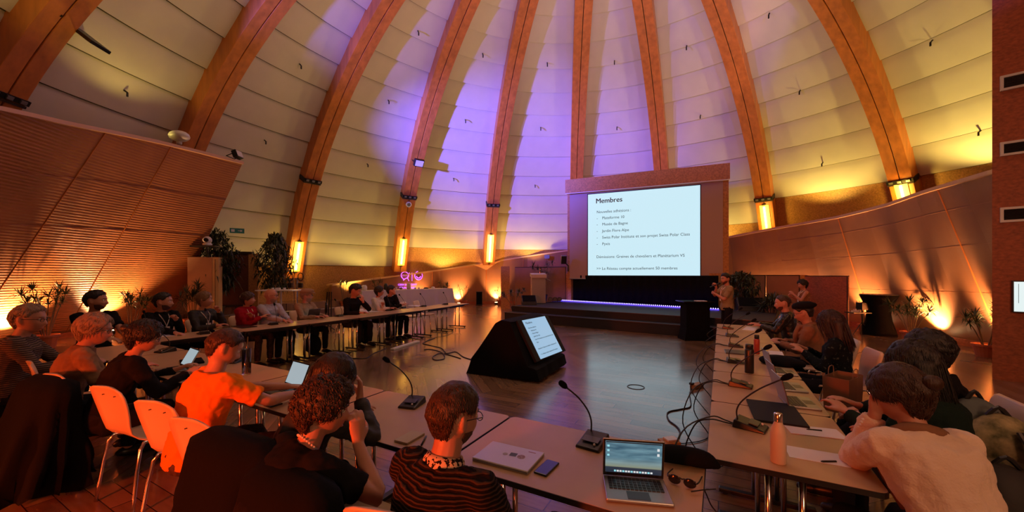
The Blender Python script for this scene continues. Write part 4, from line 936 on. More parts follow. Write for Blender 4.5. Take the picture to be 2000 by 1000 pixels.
for z, o_, am in ((.955, -.02, 0), (.95, .01, 0), (.60, .05, .02), (.10, .09, .05)):
    ring = []
    for i in range(n):
        t_ = i / n * 4; s_ = int(t_); f_ = t_ - s_; hx, hy = LB / 2 + o_, .40 + o_
        x, y = [(-hx + 2 * hx * f_, -hy), (hx, -hy + 2 * hy * f_), (hx - 2 * hx * f_, hy), (-hx, hy - 2 * hy * f_)][s_]
        k = 1 + am * math.sin(i * 2.3) ; ring.append(V((LB / 2 + x, .4 + y * k, z)))
    rs.append(ring)
m.rings(rs[::-1]); m.build('tablecloth', MT['cloth'], bt)
nm = [('coffee_cup', 'white cup'), ('pitcher', 'white jug'), ('coffee_cup', 'dark jar'), ('pitcher', 'clear jug')]
k = 0
for x_, h_, r_, mm, kind in [(.25, .24, .12, 'white', 'coffee machine'), (.9, .14, .05, 'blackplastic', 'dark jar'), (1.25, .30, .09, 'blackplastic', 'dark cafetiere'), (1.75, .12, .05, 'cream', 'cream cup'), (2.0, .10, .06, 'stem', 'brown bowl'),
                             (2.4, .30, .10, 'cream', 'cream jug'), (2.75, .08, .05, 'paper', 'white cup'), (2.95, .08, .05, 'paper', 'second white cup'), (3.35, .07, .12, 'blackplastic', 'black tray'), (3.75, .09, .09, 'white', 'white dish')]:
    if x_ > LB - .1: continue
    o = MB(); o.lathe([(r_ * .7, 0), (r_, h_ * .15), (r_, h_ * .7), (r_ * .6, h_), (r_ * .5, h_)], n=16); o = o.build('buffet_vessel', MT[mm], smooth=True); o.parent = None
    q = Matrix.Rotation(math.atan2(v_.y, v_.x), 3, 'Z') @ V((x_, .35, .956)); o.location = A_ + q; tag(o, kind + ' standing on the white-clothed buffet', 'vessel', 'vessels on the buffet'); k += 1
# violet projected logo sign on the back wall
def wall_point(px, py, off=.06):
    i = 0; b = circle_hit(px, CW, RW - off - .08 * 1.3); d_ = project(V((b.x, b.y, 1)))[2]; b.z = H - (py - Y0) * d_ / F; return b
a, b = wall_point(778, 550), wall_point(826, 550); xx = (b - a).normalized(); sgn = empty('light_sign', tuple(a), 0, 'violet light sign with two round logos and lettering on the back wall', 'sign'); kpx = (b - a).length / 48
MS = frame((0, 0, 0), xx, (0, 0, 1)); n_ = xx.cross(V((0, 0, 1)))
def sp_(x, y): return xx * ((x - 778) * kpx) + V((0, 0, (550 - y) * kpx * 1.05)) + n_ * .02
def loop(cx, cy, rx, ry, a0=0, a1=360): return [sp_(cx + rx * math.cos(rad(a)), cy - ry * math.sin(rad(a))) for a in range(a0, a1 + 1, 12)]
m = MB(); m.tube(loop(790, 539, 7, 6.5, -60, 260), .022, 5); m.build('ring_logo', MT['sign'], sgn)
m = MB(); m.tube([sp_(783, 539), sp_(787, 546), sp_(795, 543), sp_(799, 534)], .02, 5); m.tube([sp_(787, 548), sp_(792, 544)], .02, 5); m.tube([sp_(795, 542), sp_(798, 549)], .02, 5); m.build('ring_tail', MT['sign'], sgn)
m = MB(); m.tube([sp_(804, 534), sp_(804, 549)], .018, 5); m.build('divider', MT['sign'], sgn)
m = MB(); m.tube(loop(817, 539, 7.5, 7.5, 100, 390), .025, 5); m.tube(loop(817, 540, 4, 3.5, 180, 360), .03, 5); m.build('swirl_logo', MT['sign'], sgn)
text('CERN', 'logo_text', MT['sign'], sgn, frame(sp_(785.5, 540), xx, (0, 0, 1)), 3.6 * kpx, .004)
text('CERN & SOCIETY', 'sign_text', MT['sign'], sgn, frame(sp_(777, 557), xx, (0, 0, 1)), 4.7 * kpx, .004, off=.006)
text('FOUNDATION', 'sign_text', MT['sign'], sgn, frame(sp_(780, 562.5), xx, (0, 0, 1)), 4.7 * kpx, .004, off=.006)
# exit sign, cabinet with camera, stanchion, ladder
p = sph(460, 449, 13.7); t = empty('exit_sign', tuple(p - (p - DC).normalized() * .1), TH + .6, 'small green and white emergency exit sign above the door', 'sign')
m = MB(); m.box((0, 0, 0), (.42, .05, .17)); m.build('casing', MT['exit'], t); m = MB(); m.box((-.12, -.028, 0), (.10, .006, .09)); m.build('door_pictogram', MT['paper'], t)
m = MB(); m.add([(.02, -.03, .012), (.10, -.03, .012), (.10, -.03, .04), (.16, -.03, 0), (.10, -.03, -.04), (.10, -.03, -.012), (.02, -.03, -.012)], [(0, 1, 2, 3, 4, 5, 6)]); m.build('arrow', MT['paper'], t)
a, b = atd(366, Y0, 11.6), atd(414, Y0, 11.8); a.z = b.z = 0; v_ = b - a; zt_ = H + (Y0 - 502) * 11.7 / F
t = empty('tall_cabinet', (a.x, a.y, 0), math.atan2(v_.y, v_.x), 'tall pale wooden cabinet at the end of the leaning left wall', 'cabinet')
m = MB(); m.box((v_.length / 2, .3, zt_ / 2), (v_.length, .6, zt_)); m.build('body', MT['birch'] if 0 else mat('pale_ply', (.50, .27, .14), .5, var=.1, scale=4), t, bevel=.006)
m = MB(); m.box((v_.length + .09, .15, zt_ / 2), (.16, .3, zt_)); m.build('side_panel', mat('light_ply', (.62, .42, .20), .45), t)
m = MB(); m.box((v_.length + .09, -.012, zt_ * .52), (.012, .02, zt_ * .9)); m.build('chrome_edge', MT['chrome'], t)
p = atd(405, 480, 11.7); t = empty('video_camera', tuple(p), 0, 'white pan-tilt video camera on a black shelf beside the leaning wall', 'camera')
m = MB(); m.box((-.05, 0, -.02), (.75, .35, .04), TH); m.tube([(-.05, 0, -.02), (-.05, .05, -.35)], .03, 6); m.build('shelf', MT['blackplastic'], t)
m = MB(); m.lathe([(.12, 0), (.12, .06), (.10, .08)], n=20); m.ball((0, 0, .17), .12, 16); m.build('body', MT['white'], t, smooth=True)
m = MB(); q = V((.75, -.55, .0)).normalized(); m.tube([V((0, 0, .17)) + q * .10, V((0, 0, .17)) + q * .15], .06, 14); m.build('lens', MT['blackgloss'], t)
p = atd(577, Y0, 12.6); t = empty('rib_post', (p.x, p.y, .3), TH, 'steel post with two coiled hooks under the glowing rib', 'post')
m = MB(); m.tube([(-.05, 0, 0), (-.05, 0, 1.25)], .025, 8); m.tube([(.05, 0, 0), (.05, 0, 1.25)], .025, 8); m.build('upright', MT['chrome'], t)
for q in (-1, 1):
    m = MB(); m.tube([V((q * .17 + .09 * math.cos(rad(a_)), 0, 1.28 + .13 * math.sin(rad(a_)))) for a_ in range(-90, 271, 30)], .014, 6); m.box((q * .17, 0, 1.0), (.12, .08, .16)); m.build('hook', MT['steel'], t)
p = atd(640, Y0, 11.2); t = empty('folded_easel', (p.x, p.y, 0), TH, 'folded dark easel leaning beside the lit end of the back wall', 'easel')
for q in (-.12, .0, .12):
    m = MB(); m.tube([(q * .8, 0, 0), (q * .5 + .05, 0, 1.15)], .018, 6); m.build('leg', MT['blackplastic'], t)
m = MB(); m.tube([(-.1, 0, .25), (.22, 0, .02)], .014, 6); m.build('brace', MT['blackplastic'], t)
# ------------------------------------------------------------------ plants and floor uplights
def leaf_tuft(m, c, r, n, L, droop=.4, w_=.012, seed=0, up=.35):
    rr_ = random.Random(seed)
    for i in range(n):
        a = rr_.uniform(0, 2 * PI); e = rr_.uniform(-.3, 1.2); l = L * rr_.uniform(.6, 1.1); d_ = V((math.cos(a) * math.cos(e), math.sin(a) * math.cos(e), math.sin(e) + up * .3)).normalized()
        p0 = V(c); p1 = p0 + d_ * l * .5; p2 = p0 + d_ * l + V((0, 0, -droop * l * (1 - max(0, d_.z)))); s_ = d_.cross(V((0, 0, 1)));
        s_ = s_.normalized() * w_ if s_.length > .01 else V((w_, 0, 0)); k = V((0, 0, w_ * .25))
        m.add([p0 - s_ * .4, p0 + s_ * .4, p1 + s_, p1 + k, p1 - s_, p2], [(0, 1, 2, 3), (0, 3, 4), (3, 2, 5), (4, 3, 5)])
def plant(p, label, h=1.1, ns=6, pot=.17, poth=.26, seed=1, leafm='leaf', L=.24, tn=26, spread=.3, name='potted_plant', w_=.012, potm='terracotta', z=0):
    rr_ = random.Random(seed); t = empty(name, (p[0], p[1], z), rr_.uniform(0, 6), label, 'plant')
    if pot:
        m = MB(); m.lathe([(pot * .72, 0), (pot * .97, poth * .82), (pot * 1.08, poth * .84), (pot * 1.08, poth), (pot * .95, poth), (pot * .9, poth * .9), (0, poth * .9)], n=20); m.build('pot', MT[potm], t)
    sm, fm = MB(), MB()
    for i in range(ns):
        a = 2 * PI * i / ns + rr_.uniform(-.4, .4); q = rr_.uniform(.3, 1) * spread; hh = h * rr_.uniform(.72, 1.0)
        b = V((math.cos(a) * .05, math.sin(a) * .05, poth * .85 if pot else 0)); tp = V((math.cos(a) * q, math.sin(a) * q, hh - L * .4))
        sm.tube([b, b.lerp(tp, .5) + V((0, 0, .05)), tp], [.012, .010, .007], 5, smooth=2); leaf_tuft(fm, tp, .1, tn, L, .35, w_, seed * 31 + i)
        if tn > 20:
            leaf_tuft(fm, b.lerp(tp, .8), .1, tn // 2, L * .8, .5, w_, seed * 57 + i)
    sm.build('stem', MT['stem'], t); f = fm.build('foliage', MT[leafm], t); return t
def tree(p, h, label, seed, z=0, crown=(.55, .75), n=260, L=.30, h0=.45, leafm='leafdark'):
    rr_ = random.Random(seed); t = empty('potted_tree', (p[0], p[1], z), 0, label, 'plant'); m = MB(); m.lathe([(.16, 0), (.2, .3), (.21, .32), (0, .3)], n=18); m.build('pot', MT['blackplastic'], t)
    sm, fm = MB(), MB()
    for i in range(4):
        a = i * 1.7; sm.tube([(math.cos(a) * .04, math.sin(a) * .04, .3), (math.cos(a) * .10, math.sin(a) * .1, h * .6), (math.cos(a) * .18, math.sin(a) * .18, h * .95)], [.018, .014, .006], 5, smooth=2)
    for i in range(n):
        f = rr_.random(); zz = h * (h0 + (1 - h0) * f); rm = crown[0] * (math.sin(PI * min(1, .12 + f * .86)) ** .6) * rr_.uniform(.25, 1); a = rr_.uniform(0, 2 * PI)
        leaf_tuft(fm, (math.cos(a) * rm, math.sin(a) * rm, zz), 0, 6, L * rr_.uniform(.5, .8), .9, .022, seed * 999 + i, up=-.2)
    sm.build('trunk', MT['stem'], t); fm.build('foliage', MT[leafm], t); return t
wp = lambda px, d: atd(px, Y0, d)
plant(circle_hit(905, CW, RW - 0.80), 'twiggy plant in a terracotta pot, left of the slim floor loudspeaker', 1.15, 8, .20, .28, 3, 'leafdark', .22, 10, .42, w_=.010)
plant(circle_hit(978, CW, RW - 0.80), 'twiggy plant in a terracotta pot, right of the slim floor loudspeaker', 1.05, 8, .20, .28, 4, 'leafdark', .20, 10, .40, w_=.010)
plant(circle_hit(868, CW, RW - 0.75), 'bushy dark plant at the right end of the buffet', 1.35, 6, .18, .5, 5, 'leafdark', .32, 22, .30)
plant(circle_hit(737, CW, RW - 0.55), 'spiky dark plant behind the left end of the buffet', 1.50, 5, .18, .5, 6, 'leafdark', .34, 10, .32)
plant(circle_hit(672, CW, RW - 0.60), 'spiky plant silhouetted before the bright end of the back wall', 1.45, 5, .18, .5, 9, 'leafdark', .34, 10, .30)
plant(wp(257, 10.3), 'tufted plant in a terracotta pot between the two bearded men', 1.42, 7, .22, .30, 7, 'leaf', .30, 34, .34)
plant(wp(376, 11.2), 'tufted plant in a terracotta pot left of the blond person', 1.45, 6, .24, .36, 8, 'leafdark', .34, 34, .42)
plant(wp(90, 8.6), 'tufted plant by the bright floor lamp at the far left', 1.45, 8, .2, .30, 10, 'leaf', .30, 34, .40)
plant(circle_hit(1780, CW, RW - 0.75), 'tufted plant in a low terracotta pot left of the white floor light', 1.15, 8, .20, .24, 11, 'leaf', .24, 34, .40)
plant(circle_hit(1927, CW, RW - 0.60), 'tufted plant in a terracotta pot against the edge of the red board wall', 1.12, 7, .20, .26, 12, 'leaf', .24, 34, .36)
plant(circle_hit(1691, CW, RW - 0.80), 'spindly plant between the partition and the cocktail table', 1.1, 6, .18, .24, 13, 'leaf', .22, 14, .25)
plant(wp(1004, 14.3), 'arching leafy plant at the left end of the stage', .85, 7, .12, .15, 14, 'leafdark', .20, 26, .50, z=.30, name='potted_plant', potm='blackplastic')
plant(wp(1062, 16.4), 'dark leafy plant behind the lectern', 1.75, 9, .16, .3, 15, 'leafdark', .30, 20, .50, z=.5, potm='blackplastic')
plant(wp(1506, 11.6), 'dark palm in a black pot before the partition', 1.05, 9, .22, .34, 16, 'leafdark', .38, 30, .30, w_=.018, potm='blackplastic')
tree(wp(425, 12.4), 2.75, 'tall bamboo-like tree left of the door', 21, .30, (.62, 1), 300, .34, .30)
tree(wp(537, 12.6), 2.65, 'tall bamboo-like tree right of the door', 22, .30, (.62, 1), 320, .34, .32)
tree(wp(1447, 13.0), 1.20, 'bushy dark tree behind the presenter', 23, .5, (.62, 1), 260, .24, .30)
def uplight(p, aim, e, label, col=(1, .50, .20), spot=88, r=.09, soft=.06):
    p = V(p); t = empty('floor_uplight', tuple(p), 0, label, 'light', 'floor uplights along the walls')
    m = MB(); m.lathe([(.10, 0), (.12, .02), (.12, .09), (.11, .11)], n=18); m.build('body', MT['blackplastic'], t)
    m = MB(); m.lathe([(.10, .111), (.10, .118)], n=18); m.build('lens', MT['uplens'], t)
    lamp('SPOT', tuple(p + V((0, 0, .16))), e, col, tuple(p + V(aim)), soft, spot, .9)
def towards(px, d, C, k=.35, up=1.0):
    p = circle_hit(px, C, d); o = (p - V((C[0], C[1], 0))).normalized(); return p, tuple(o * k + V((0, 0, up)))
RI = RW - .36
for px_, d_, C_, e, l, k in [(897, RI, CW, 900, 'floor light glowing white behind the left twiggy plant', .30), (970, RI, CW, 900, 'floor light glowing white behind the right twiggy plant', .30), (657, RI, CW, 500, 'floor light whitening the left end of the back wall', .3),
                         (818, RI, CW, 600, 'floor light behind the buffet under the violet sign', .30), (1815, RI, CW, 1500, 'floor light glowing white against the right wall', .22), (1694, RI, CW, 1400, 'floor light behind the cocktail table', .26),
                         (1600, RI, CW, 300, 'floor light behind the partition panel', .3), (1945, RI, CW, 1300, 'floor light hidden behind the edge of the red board wall', .22),
                         (30, 13.2, DC, 1500, 'floor light glowing white against the leaning wall at the far left', .05), (213, 13.2, DC, 1000, 'floor light behind the dark-shirted man at the corner', -.1)]:
    p, a = towards(px_, d_, C_, k); uplight(p, a, e, l)
q = circle_hit(1525, CW, RW - .4); q.z = .75; q2 = circle_hit(1560, CW, RW - .4) - circle_hit(1490, CW, RW - .4)
lo = lamp('AREA', tuple(q), 95, (1, .52, .22), None, 2.6, size_y=.12); lo.rotation_euler = (rad(168), 0, math.atan2(q2.y, q2.x))
p = at(1688, 636); t = empty('music_stand', (p.x, p.y, 0), TH, 'cluttered dark stand with a tray beside the cocktail table', 'stand'); p = wp(1684, 10.6); t.location = (p.x, p.y, 0)
m = MB(); m.tube([(0, 0, 0), (0, 0, .9)], .02, 6); m.tube([(-.25, 0, 0), (0, 0, .35), (.25, 0, 0)], .012, 6); m.build('tripod', MT['steel'], t)
m = MB(); m.box((-.02, 0, .60), (.7, .3, .025)); m.build('tray', MT['blackplastic'], t); m = MB(); m.box((.06, 0, .78), (.30, .2, .2)); m.build('box', MT['blackplastic'], t)
for k in range(5):
    m = MB(); m.tube([(0, 0, 0), (0, 0, .05 + .02 * (k % 3))], .018, 8); o = m.build('small_cup', MT['white']); o.location = (p.x + cT * (-.28 + .05 * k), p.y + sT * (-.28 + .05 * k), .6135); tag(o, 'tiny white cup on the tray of the dark stand, ' + ['leftmost', 'second', 'third', 'fourth', 'fifth'][k] + ' from the left', 'cup', 'cups on the dark stand')
# ------------------------------------------------------------------ people
def sm(a, b, x):
    t = max(0, min(1, (x - a) / (b - a))); return t * t * (3 - 2 * t)
def g2(x, s): return math.exp(-(x / s) ** 2)
def head_pt(d, fem=0):
    """point of the head surface in direction d (x right, y face, z up), metres, centre at eye level"""
    x, y, z = d; X, Y, Z = .0755 * x, .098 * y, .116 * z
    if z < 0:
        t = -z; X *= 1 - (.24 + .06 * fem) * t ** 1.3
        if y < 0: Y *= 1 - .42 * t ** .8
        else: Y *= 1 + .10 * t * (1 - abs(x)) - .06 * t ** 3
        Z *= 1.0 + .05 * max(0, y)
    else:
        if y < 0: Y *= 1.04
        X *= 1 + .03 * z
    if y > .15:
        f = sm(.15, .6, y)
        Y -= .004 * f * g2(Z - .0, .03)
        Y += f * (.005 * g2(Z - .022, .010) * g2(X, .045))                                   # brow
        for s in (-1, 1):
            Y -= f * .011 * g2(X - s * .031, .015) * g2(Z - .001, .011)                      # eye sockets
            Y += f * .004 * g2(X - s * .043, .016) * g2(Z + .032, .018)                      # cheeks
        nz = max(0, min(1, (.012 - Z) / .05)) if Z > -.040 else max(0, 1 - (-.040 - Z) / .010)
        Y += f * .023 * nz * g2(X, .0095 + .006 * nz)
        Y += f * (.0055 * g2(Z + .062, .0055) + .0055 * g2(Z + .074, .006)) * g2(X, .020)    # lips
        Y -= f * .004 * g2(Z + .0675, .003) * g2(X, .022)
        Y += f * .006 * g2(Z + .100, .014) * g2(X, .022)                                     # chin
    return V((X, Y, Z))
def uv_dirs(nu, nv): return [[V((math.cos(2 * PI * j / nu) * math.sin(a), math.sin(2 * PI * j / nu) * math.sin(a), math.cos(a))) for j in range(nu)] for a in [PI * (i + .25) / (nv + .5) for i in range(nv + 1)]]
def hair_mask(d, style):
    """how much hair grows in direction d: 0 on the face, 1 under full hair"""
    az = math.degrees(math.atan2(d.x, d.y)); a = abs(az)
    lim = {'short': (.60, .30, -.55), 'long': (.60, .05, -1.2), 'bob': (.58, -.05, -.95), 'fringe': (.34, .0, -.8), 'buzz': (.66, .36, -.45), 'curly': (.52, .0, -.80), 'receding': (.86, .32, -.55), 'rim': (1.3, .12, -.5)}[style]
    f, s, b = lim
    if a < 50: z = f + (s + .18 - f) * sm(20, 55, a) if style not in ('rim',) else 1.3
    elif a < 78: z = s + .18 + (s - .15 - s - .18) * sm(50, 78, a)
    elif a < 105: z = s - .15 + (.12 if style in ('short', 'buzz', 'receding', 'rim') else 0) * sm(78, 95, a)
    else: z = (s - .03) + (b - s) * sm(105, 140, a)
    if style == 'rim' and d.z > .55: return 0
    return sm(z - .05, z + .07, d.z)

def ik(sh, tg, l1, l2, pole):
    v = tg - sh; d = v.length; mx = (l1 + l2) * .985
    if d > mx: tg = sh + v * (mx / d); v = tg - sh; d = mx
    d = max(d, abs(l1 - l2) * 1.1 + .02); n = v.normalized(); a = (l1 * l1 - l2 * l2 + d * d) / (2 * d); h = math.sqrt(max(0, l1 * l1 - a * a))
    p = V(pole); p = (p - n * p.dot(n)); p = p.normalized() if p.length > 1e-6 else V((0, 0, -1))
    return sh + n * a + p * h, tg
def hand_mesh(m, w_, fwd, palm, curl, side, s, spread=.12, pinch=0):
    """w_ wrist, fwd along the palm, palm = direction the palm faces, side = +1 right hand / -1 left hand"""
    fwd = V(fwd).normalized(); palm = V(palm); palm = (palm - fwd * palm.dot(fwd)).normalized(); lat = fwd.cross(palm) * side * -1   # lat points to the thumb side
    lat.normalize()
    def P(a, b, c): return w_ + (fwd * a + lat * b + palm * c) * s
    rs = []; n = 12
    for a, hw, ht in ((-.012, .027, .020), (.012, .030, .019), (.045, .038, .016), (.078, .041, .0135), (.092, .039, .011)):
        rs.append([P(a, math.cos(2 * PI * k / n) * hw, math.sin(2 * PI * k / n) * ht) for k in range(n)])
    m.rings(rs)
    for i, (off, L, base) in enumerate(((.0285, .074, .086), (.0095, .083, .091), (-.0095, .076, .088), (-.0275, .060, .080))):
        c = curl * (1 + .12 * i) + (.25 if pinch and i == 0 else 0); p = P(base - .012, off, 0); ang = .12 + c * .35; pts = [p, P(base, off, .001)]; sp = spread * (off / .0285)
        for seg in (.45, .31, .24):
            dv = (fwd * math.cos(ang) + palm * math.sin(ang) + lat * sp * math.cos(ang)).normalized(); pts.append(pts[-1] + dv * L * seg * s); ang += c * .75
        r = [.0095, .0095, .0085, .0078, .0068] if i != 3 else [.0085, .0085, .0075, .0068, .006]
        m.tube(pts, [q * s for q in r], 8, smooth=2, roundcap=True)
    t0 = P(.012, .022, .004); t1 = P(.040, .046, .012); t2 = P(.066, .055 - .018 * pinch, .018 + .014 * curl); t3 = P(.088, .056 - .03 * pinch - .012 * curl, .022 + .026 * curl)
    m.tube([t0, t1, t2, t3], [.015 * s, .0125 * s, .0100 * s, .0078 * s], 8, smooth=2, roundcap=True)
def remeshed(m, name, mats, parent, vox, smooth=2, disp=0, dscale=.08, disp2=0):
    o = m.build(name, mats, parent, smooth=True)
    r = o.modifiers.new('r', 'REMESH'); r.mode = 'VOXEL'; r.voxel_size = vox; r.use_smooth_shade = True
    if smooth:
        k = o.modifiers.new('s', 'SMOOTH'); k.factor = .5; k.iterations = smooth
    if disp:
        tx = bpy.data.textures.new('wrinkle', 'CLOUDS'); tx.noise_scale = dscale; tx.noise_depth = 2
        d_ = o.modifiers.new('d', 'DISPLACE'); d_.texture = tx; d_.strength = disp; d_.mid_level = .5
    return o
def locks(m, Hm, style, thick, n, L, r, seed, curl=0, dropz=None, jitter=.35, s=1):
    """strands lying over the hair; Hm maps head-local to body-local"""
    rr_ = random.Random(seed); crown = V((0, -.35, .93)).normalized(); c = 0; tries = 0
    while c < n and tries < n * 12:
        tries += 1; z = rr_.uniform(-.9, 1); a = rr_.uniform(0, 2 * PI); q = math.sqrt(1 - z * z); d = V((q * math.cos(a), q * math.sin(a), z))
        if hair_mask(d, style) < .6: continue
        pts = []; th = thick * rr_.uniform(.75, 1.15) + r; jit = V((rr_.uniform(-1, 1), rr_.uniform(-1, 1), rr_.uniform(-1, 1))) * jitter; ph = rr_.uniform(0, 6)
        st = L / 6
        p = None
        for k in range(7):
            if p is None or (dropz is None or d.z > dropz):
                hp = head_pt(d); nn = hp.normalized(); p = hp + nn * (th + .002 * math.sin(k * 1.5 + ph))
                fl_ = (d - crown * d.dot(crown)); fl_ = fl_.normalized() if fl_.length > .05 else V((rr_.uniform(-1, 1), rr_.uniform(-1, 1), 0)).normalized()
                fl_ = fl_ * .8 + V((0, -.25, -.35)) + jit; fl_ = fl_ - d * fl_.dot(d)
                d = (d + fl_.normalized() * st / .1).normalized()
                if dropz is None and hair_mask(d, style) < .25 and k > 1: pts.append(Hm @ p); break
            else:
                p = p + V((p.x * .06 + jit.x * .006, -.006, -st))
            if curl: pts.append(Hm @ (p + V((math.cos(k * 2.2 + ph), math.sin(k * 2.2 + ph), math.cos(k * 2.7 + ph))) * curl))
            else: pts.append(Hm @ p)
        if len(pts) < 3: continue
        m.tube(pts, [r * s * (1 - .75 * (k / (len(pts) - 1)) ** 2) for k in range(len(pts))], 5, smooth=2 if curl else 0, flat=.6); c += 1

def person(name_label, loc, face, lean=8, side=0, twist=0, hy=0, hp=0, hr=0, s=1.0, stand=False, hand_l=None, hand_r=None, pole_l=(-.6, -.3, -1), pole_r=(.6, -.3, -1),
           top='black', top_mat=None, sleeve=1.0, pants='pants_dark', shoes='blackplastic', skin='skin', hair='short', hmat='hairdark', thick=.012, nlocks=0, lockL=.06, lockr=.0022, curlr=0,
           beard=0, glasses=0, lanyard=0, bun=0, fall=None, collar=None, vox=.009, palm_l=None, palm_r=None, fwd_l=None, fwd_r=None, curl_l=.5, curl_r=.5, pinch=0, fem=0, girth=1.0, knees=None, headk=1.07, seat=.45, neck_up=0, extra=None, seed=1, wr=.012):
    root = empty('person', (loc[0], loc[1], 0), face, name_label, 'person')
    R = lambda a, ax: Matrix.Rotation(rad(a), 3, ax)
    pz = (seat + .085) if not stand else .93 * s
    pel = V((0, 0, pz)); B = R(-lean * .6, 'X') @ R(side * .6, 'Y'); B2 = R(-lean * 1.15, 'X') @ R(side * 1.1, 'Y')
    up1, up2 = B @ V((0, 0, 1)), B2 @ V((0, 0, 1))
    waist = pel + up1 * .19 * s; chest = waist + up2 * .19 * s; nb = chest + up2 * .125 * s
    tw = Matrix.Rotation(rad(twist), 3, up2) @ B2; lat = tw @ V((1, 0, 0)); fr = tw @ V((0, 1, 0)); lat0 = B @ V((1, 0, 0)); fr0 = B @ V((0, 1, 0))
    sw = (.178 - .018 * fem) * s
    shr, shl = nb - up2 * .035 * s + lat * sw, nb - up2 * .035 * s - lat * sw
    hd = (up2 * .55 + V((0, 0, .75)) + fr * .12).normalized(); hc = nb + hd * (.178 + neck_up) * s + fr * .018
    HR = Matrix.Rotation(rad(twist + hy), 3, 'Z') @ R(-hp, 'X') @ R(hr, 'Y'); hk = s * headk
    Hm = Matrix.Translation(hc) @ HR.to_4x4() @ Matrix.Scale(hk, 4)
    # ---- joints
    arms = []
    for sd, sh, tg, pole, pm, fw, cu in ((1, shr, hand_r, pole_r, palm_r, fwd_r, curl_r), (-1, shl, hand_l, pole_l, palm_l, fwd_l, curl_l)):
        if tg is None: tg = V((sd * .17, .36, .775)) if not stand else V((sd * .25, .05, .78 * s))
        el, wrp = ik(sh, V(tg), .285 * s, .255 * s, pole); fwv = V(fw) if fw is not None else (wrp - el).normalized(); pmv = V(pm) if pm is not None else (V((0, 0, -1)) if not stand else V((-sd, 0, 0)))
        arms.append((sd, sh, el, wrp, fwv, pmv, cu))
    hips = [pel + V((q * .095 * s, 0, -.02)) for q in (1, -1)]
    if stand: kn = [h + V((.01 * (1 if h.x > 0 else -1), .02, -.43 * s)) for h in hips]; an = [V((h.x * 1.15, -.02, .075)) for h in hips]
    elif knees: kn = [V(k) for k in knees[0]]; an = [V(k) for k in knees[1]]
    else: kn = [V((q * .13 * s, .43 * s, seat + .06)) for q in (1, -1)]; an = [V((q * .14 * s, .38 * s + .03, .08)) for q in (1, -1)]
    # ---- body: one continuous surface
    b = MB(); n = 20
    def oval(c, x, y, hx, hy_, k=n): return [c + x * (math.cos(2 * PI * j / k) * hx) + y * (math.sin(2 * PI * j / k) * hy_) for j in range(k)]
    def torso(m, g, z0=-.06, z1=1.0, coll=None):
        secs = [(pel - up1 * .07 * s, lat0, fr0, .10, .085), (pel - up1 * .045 * s, lat0, fr0, .150, .110), (pel + up1 * .03 * s, lat0, fr0, .158, .115), (pel + up1 * .11 * s, lat0, fr0, .142 - .012 * fem, .105), (waist + up2 * .02 * s, lat0.lerp(lat, .5), fr0.lerp(fr, .5), .138 - .014 * fem, .100),
                (chest - up2 * .03 * s, lat, fr, .152, .112 + .008 * fem), (chest + up2 * .05 * s, lat, fr, .158, .108), (nb - up2 * .045 * s - fr * .006, lat, fr, .150, .082), (nb - up2 * .012 * s - fr * .010, lat, fr, .105, .064)]
        if coll: secs.append((nb + up2 * coll * .4 * s - fr * .006 * s, lat, fr, .066, .058)); secs.append((nb + up2 * coll * s - fr * .0 * s, lat, fr, .056, .056))
        else: secs.append((nb + up2 * .012 * s - fr * .008, lat, fr, .072, .056))
        P_ = [q[0] for q in secs]; rs = [oval(c, x, y, (hx * girth + g) * s, (hy_ * girth + g) * s) for c, x, y, hx, hy_ in secs]
        m.rings(rs)
    torso(b, -.008)
    b.tube([nb - up2 * .06 * s - fr * .012, nb + up2 * .01 - fr * .006, nb.lerp(hc, .45) - fr * .002, hc + HR @ V((0, -.018, -.045)) * hk], [.066 * s, (.058 - .006 * fem) * s, (.054 - .007 * fem) * s, .055 * s], 16, smooth=2)
    D_ = uv_dirs(56, 44); b.rings([[Hm @ head_pt(d, fem) for d in r] for r in D_])
    for q in (-1, 1):       # ears
        c = V((q * .077, -.010, -.006)); b.ball(Hm @ c, .030 * hk, 12, sc=(.32, .62, 1.05), M=HR @ Matrix.Rotation(q * .45, 3, 'Z') @ Matrix.Rotation(.15, 3, 'X'))
        b.ball(Hm @ (c + V((-q * .004, .006, -.018))), .017 * hk, 8, sc=(.5, .7, 1))
    for sd, sh, el, wrp, fwv, pmv, cu in arms:
        b.tube([sh - lat * sd * .05 * s, sh, sh.lerp(el, .25), sh.lerp(el, .6), el, el.lerp(wrp, .25), el.lerp(wrp, .65), wrp, wrp + fwv.normalized() * .012], [.050 * s, .052 * s, .047 * s, .041 * s, .037 * s, .040 * s, .031 * s, .0255 * s, .026 * s], 14, smooth=2)
        hand_mesh(b, wrp + fwv.normalized() * .014 * s, fwv, pmv, cu, sd, s * 1.02, pinch=pinch if sd == 1 else 0)
    for h, k, a in zip(hips, kn, an):
        b.tube([h, h.lerp(k, .5), k, k.lerp(a, .3), a], [.072 * s, .062 * s, .048 * s, .048 * s, .033 * s], 14, smooth=2)
        b.tube([a + V((0, -.03, -.03)), a + V((0, .06, -.045)), a + V((0, .15, -.055))], [.034, .036, .026], 10)
    body = remeshed(b, 'body', MT[skin], root, vox, 1)
    # ---- clothes
    m = MB(); torso(m, wr, coll=collar)
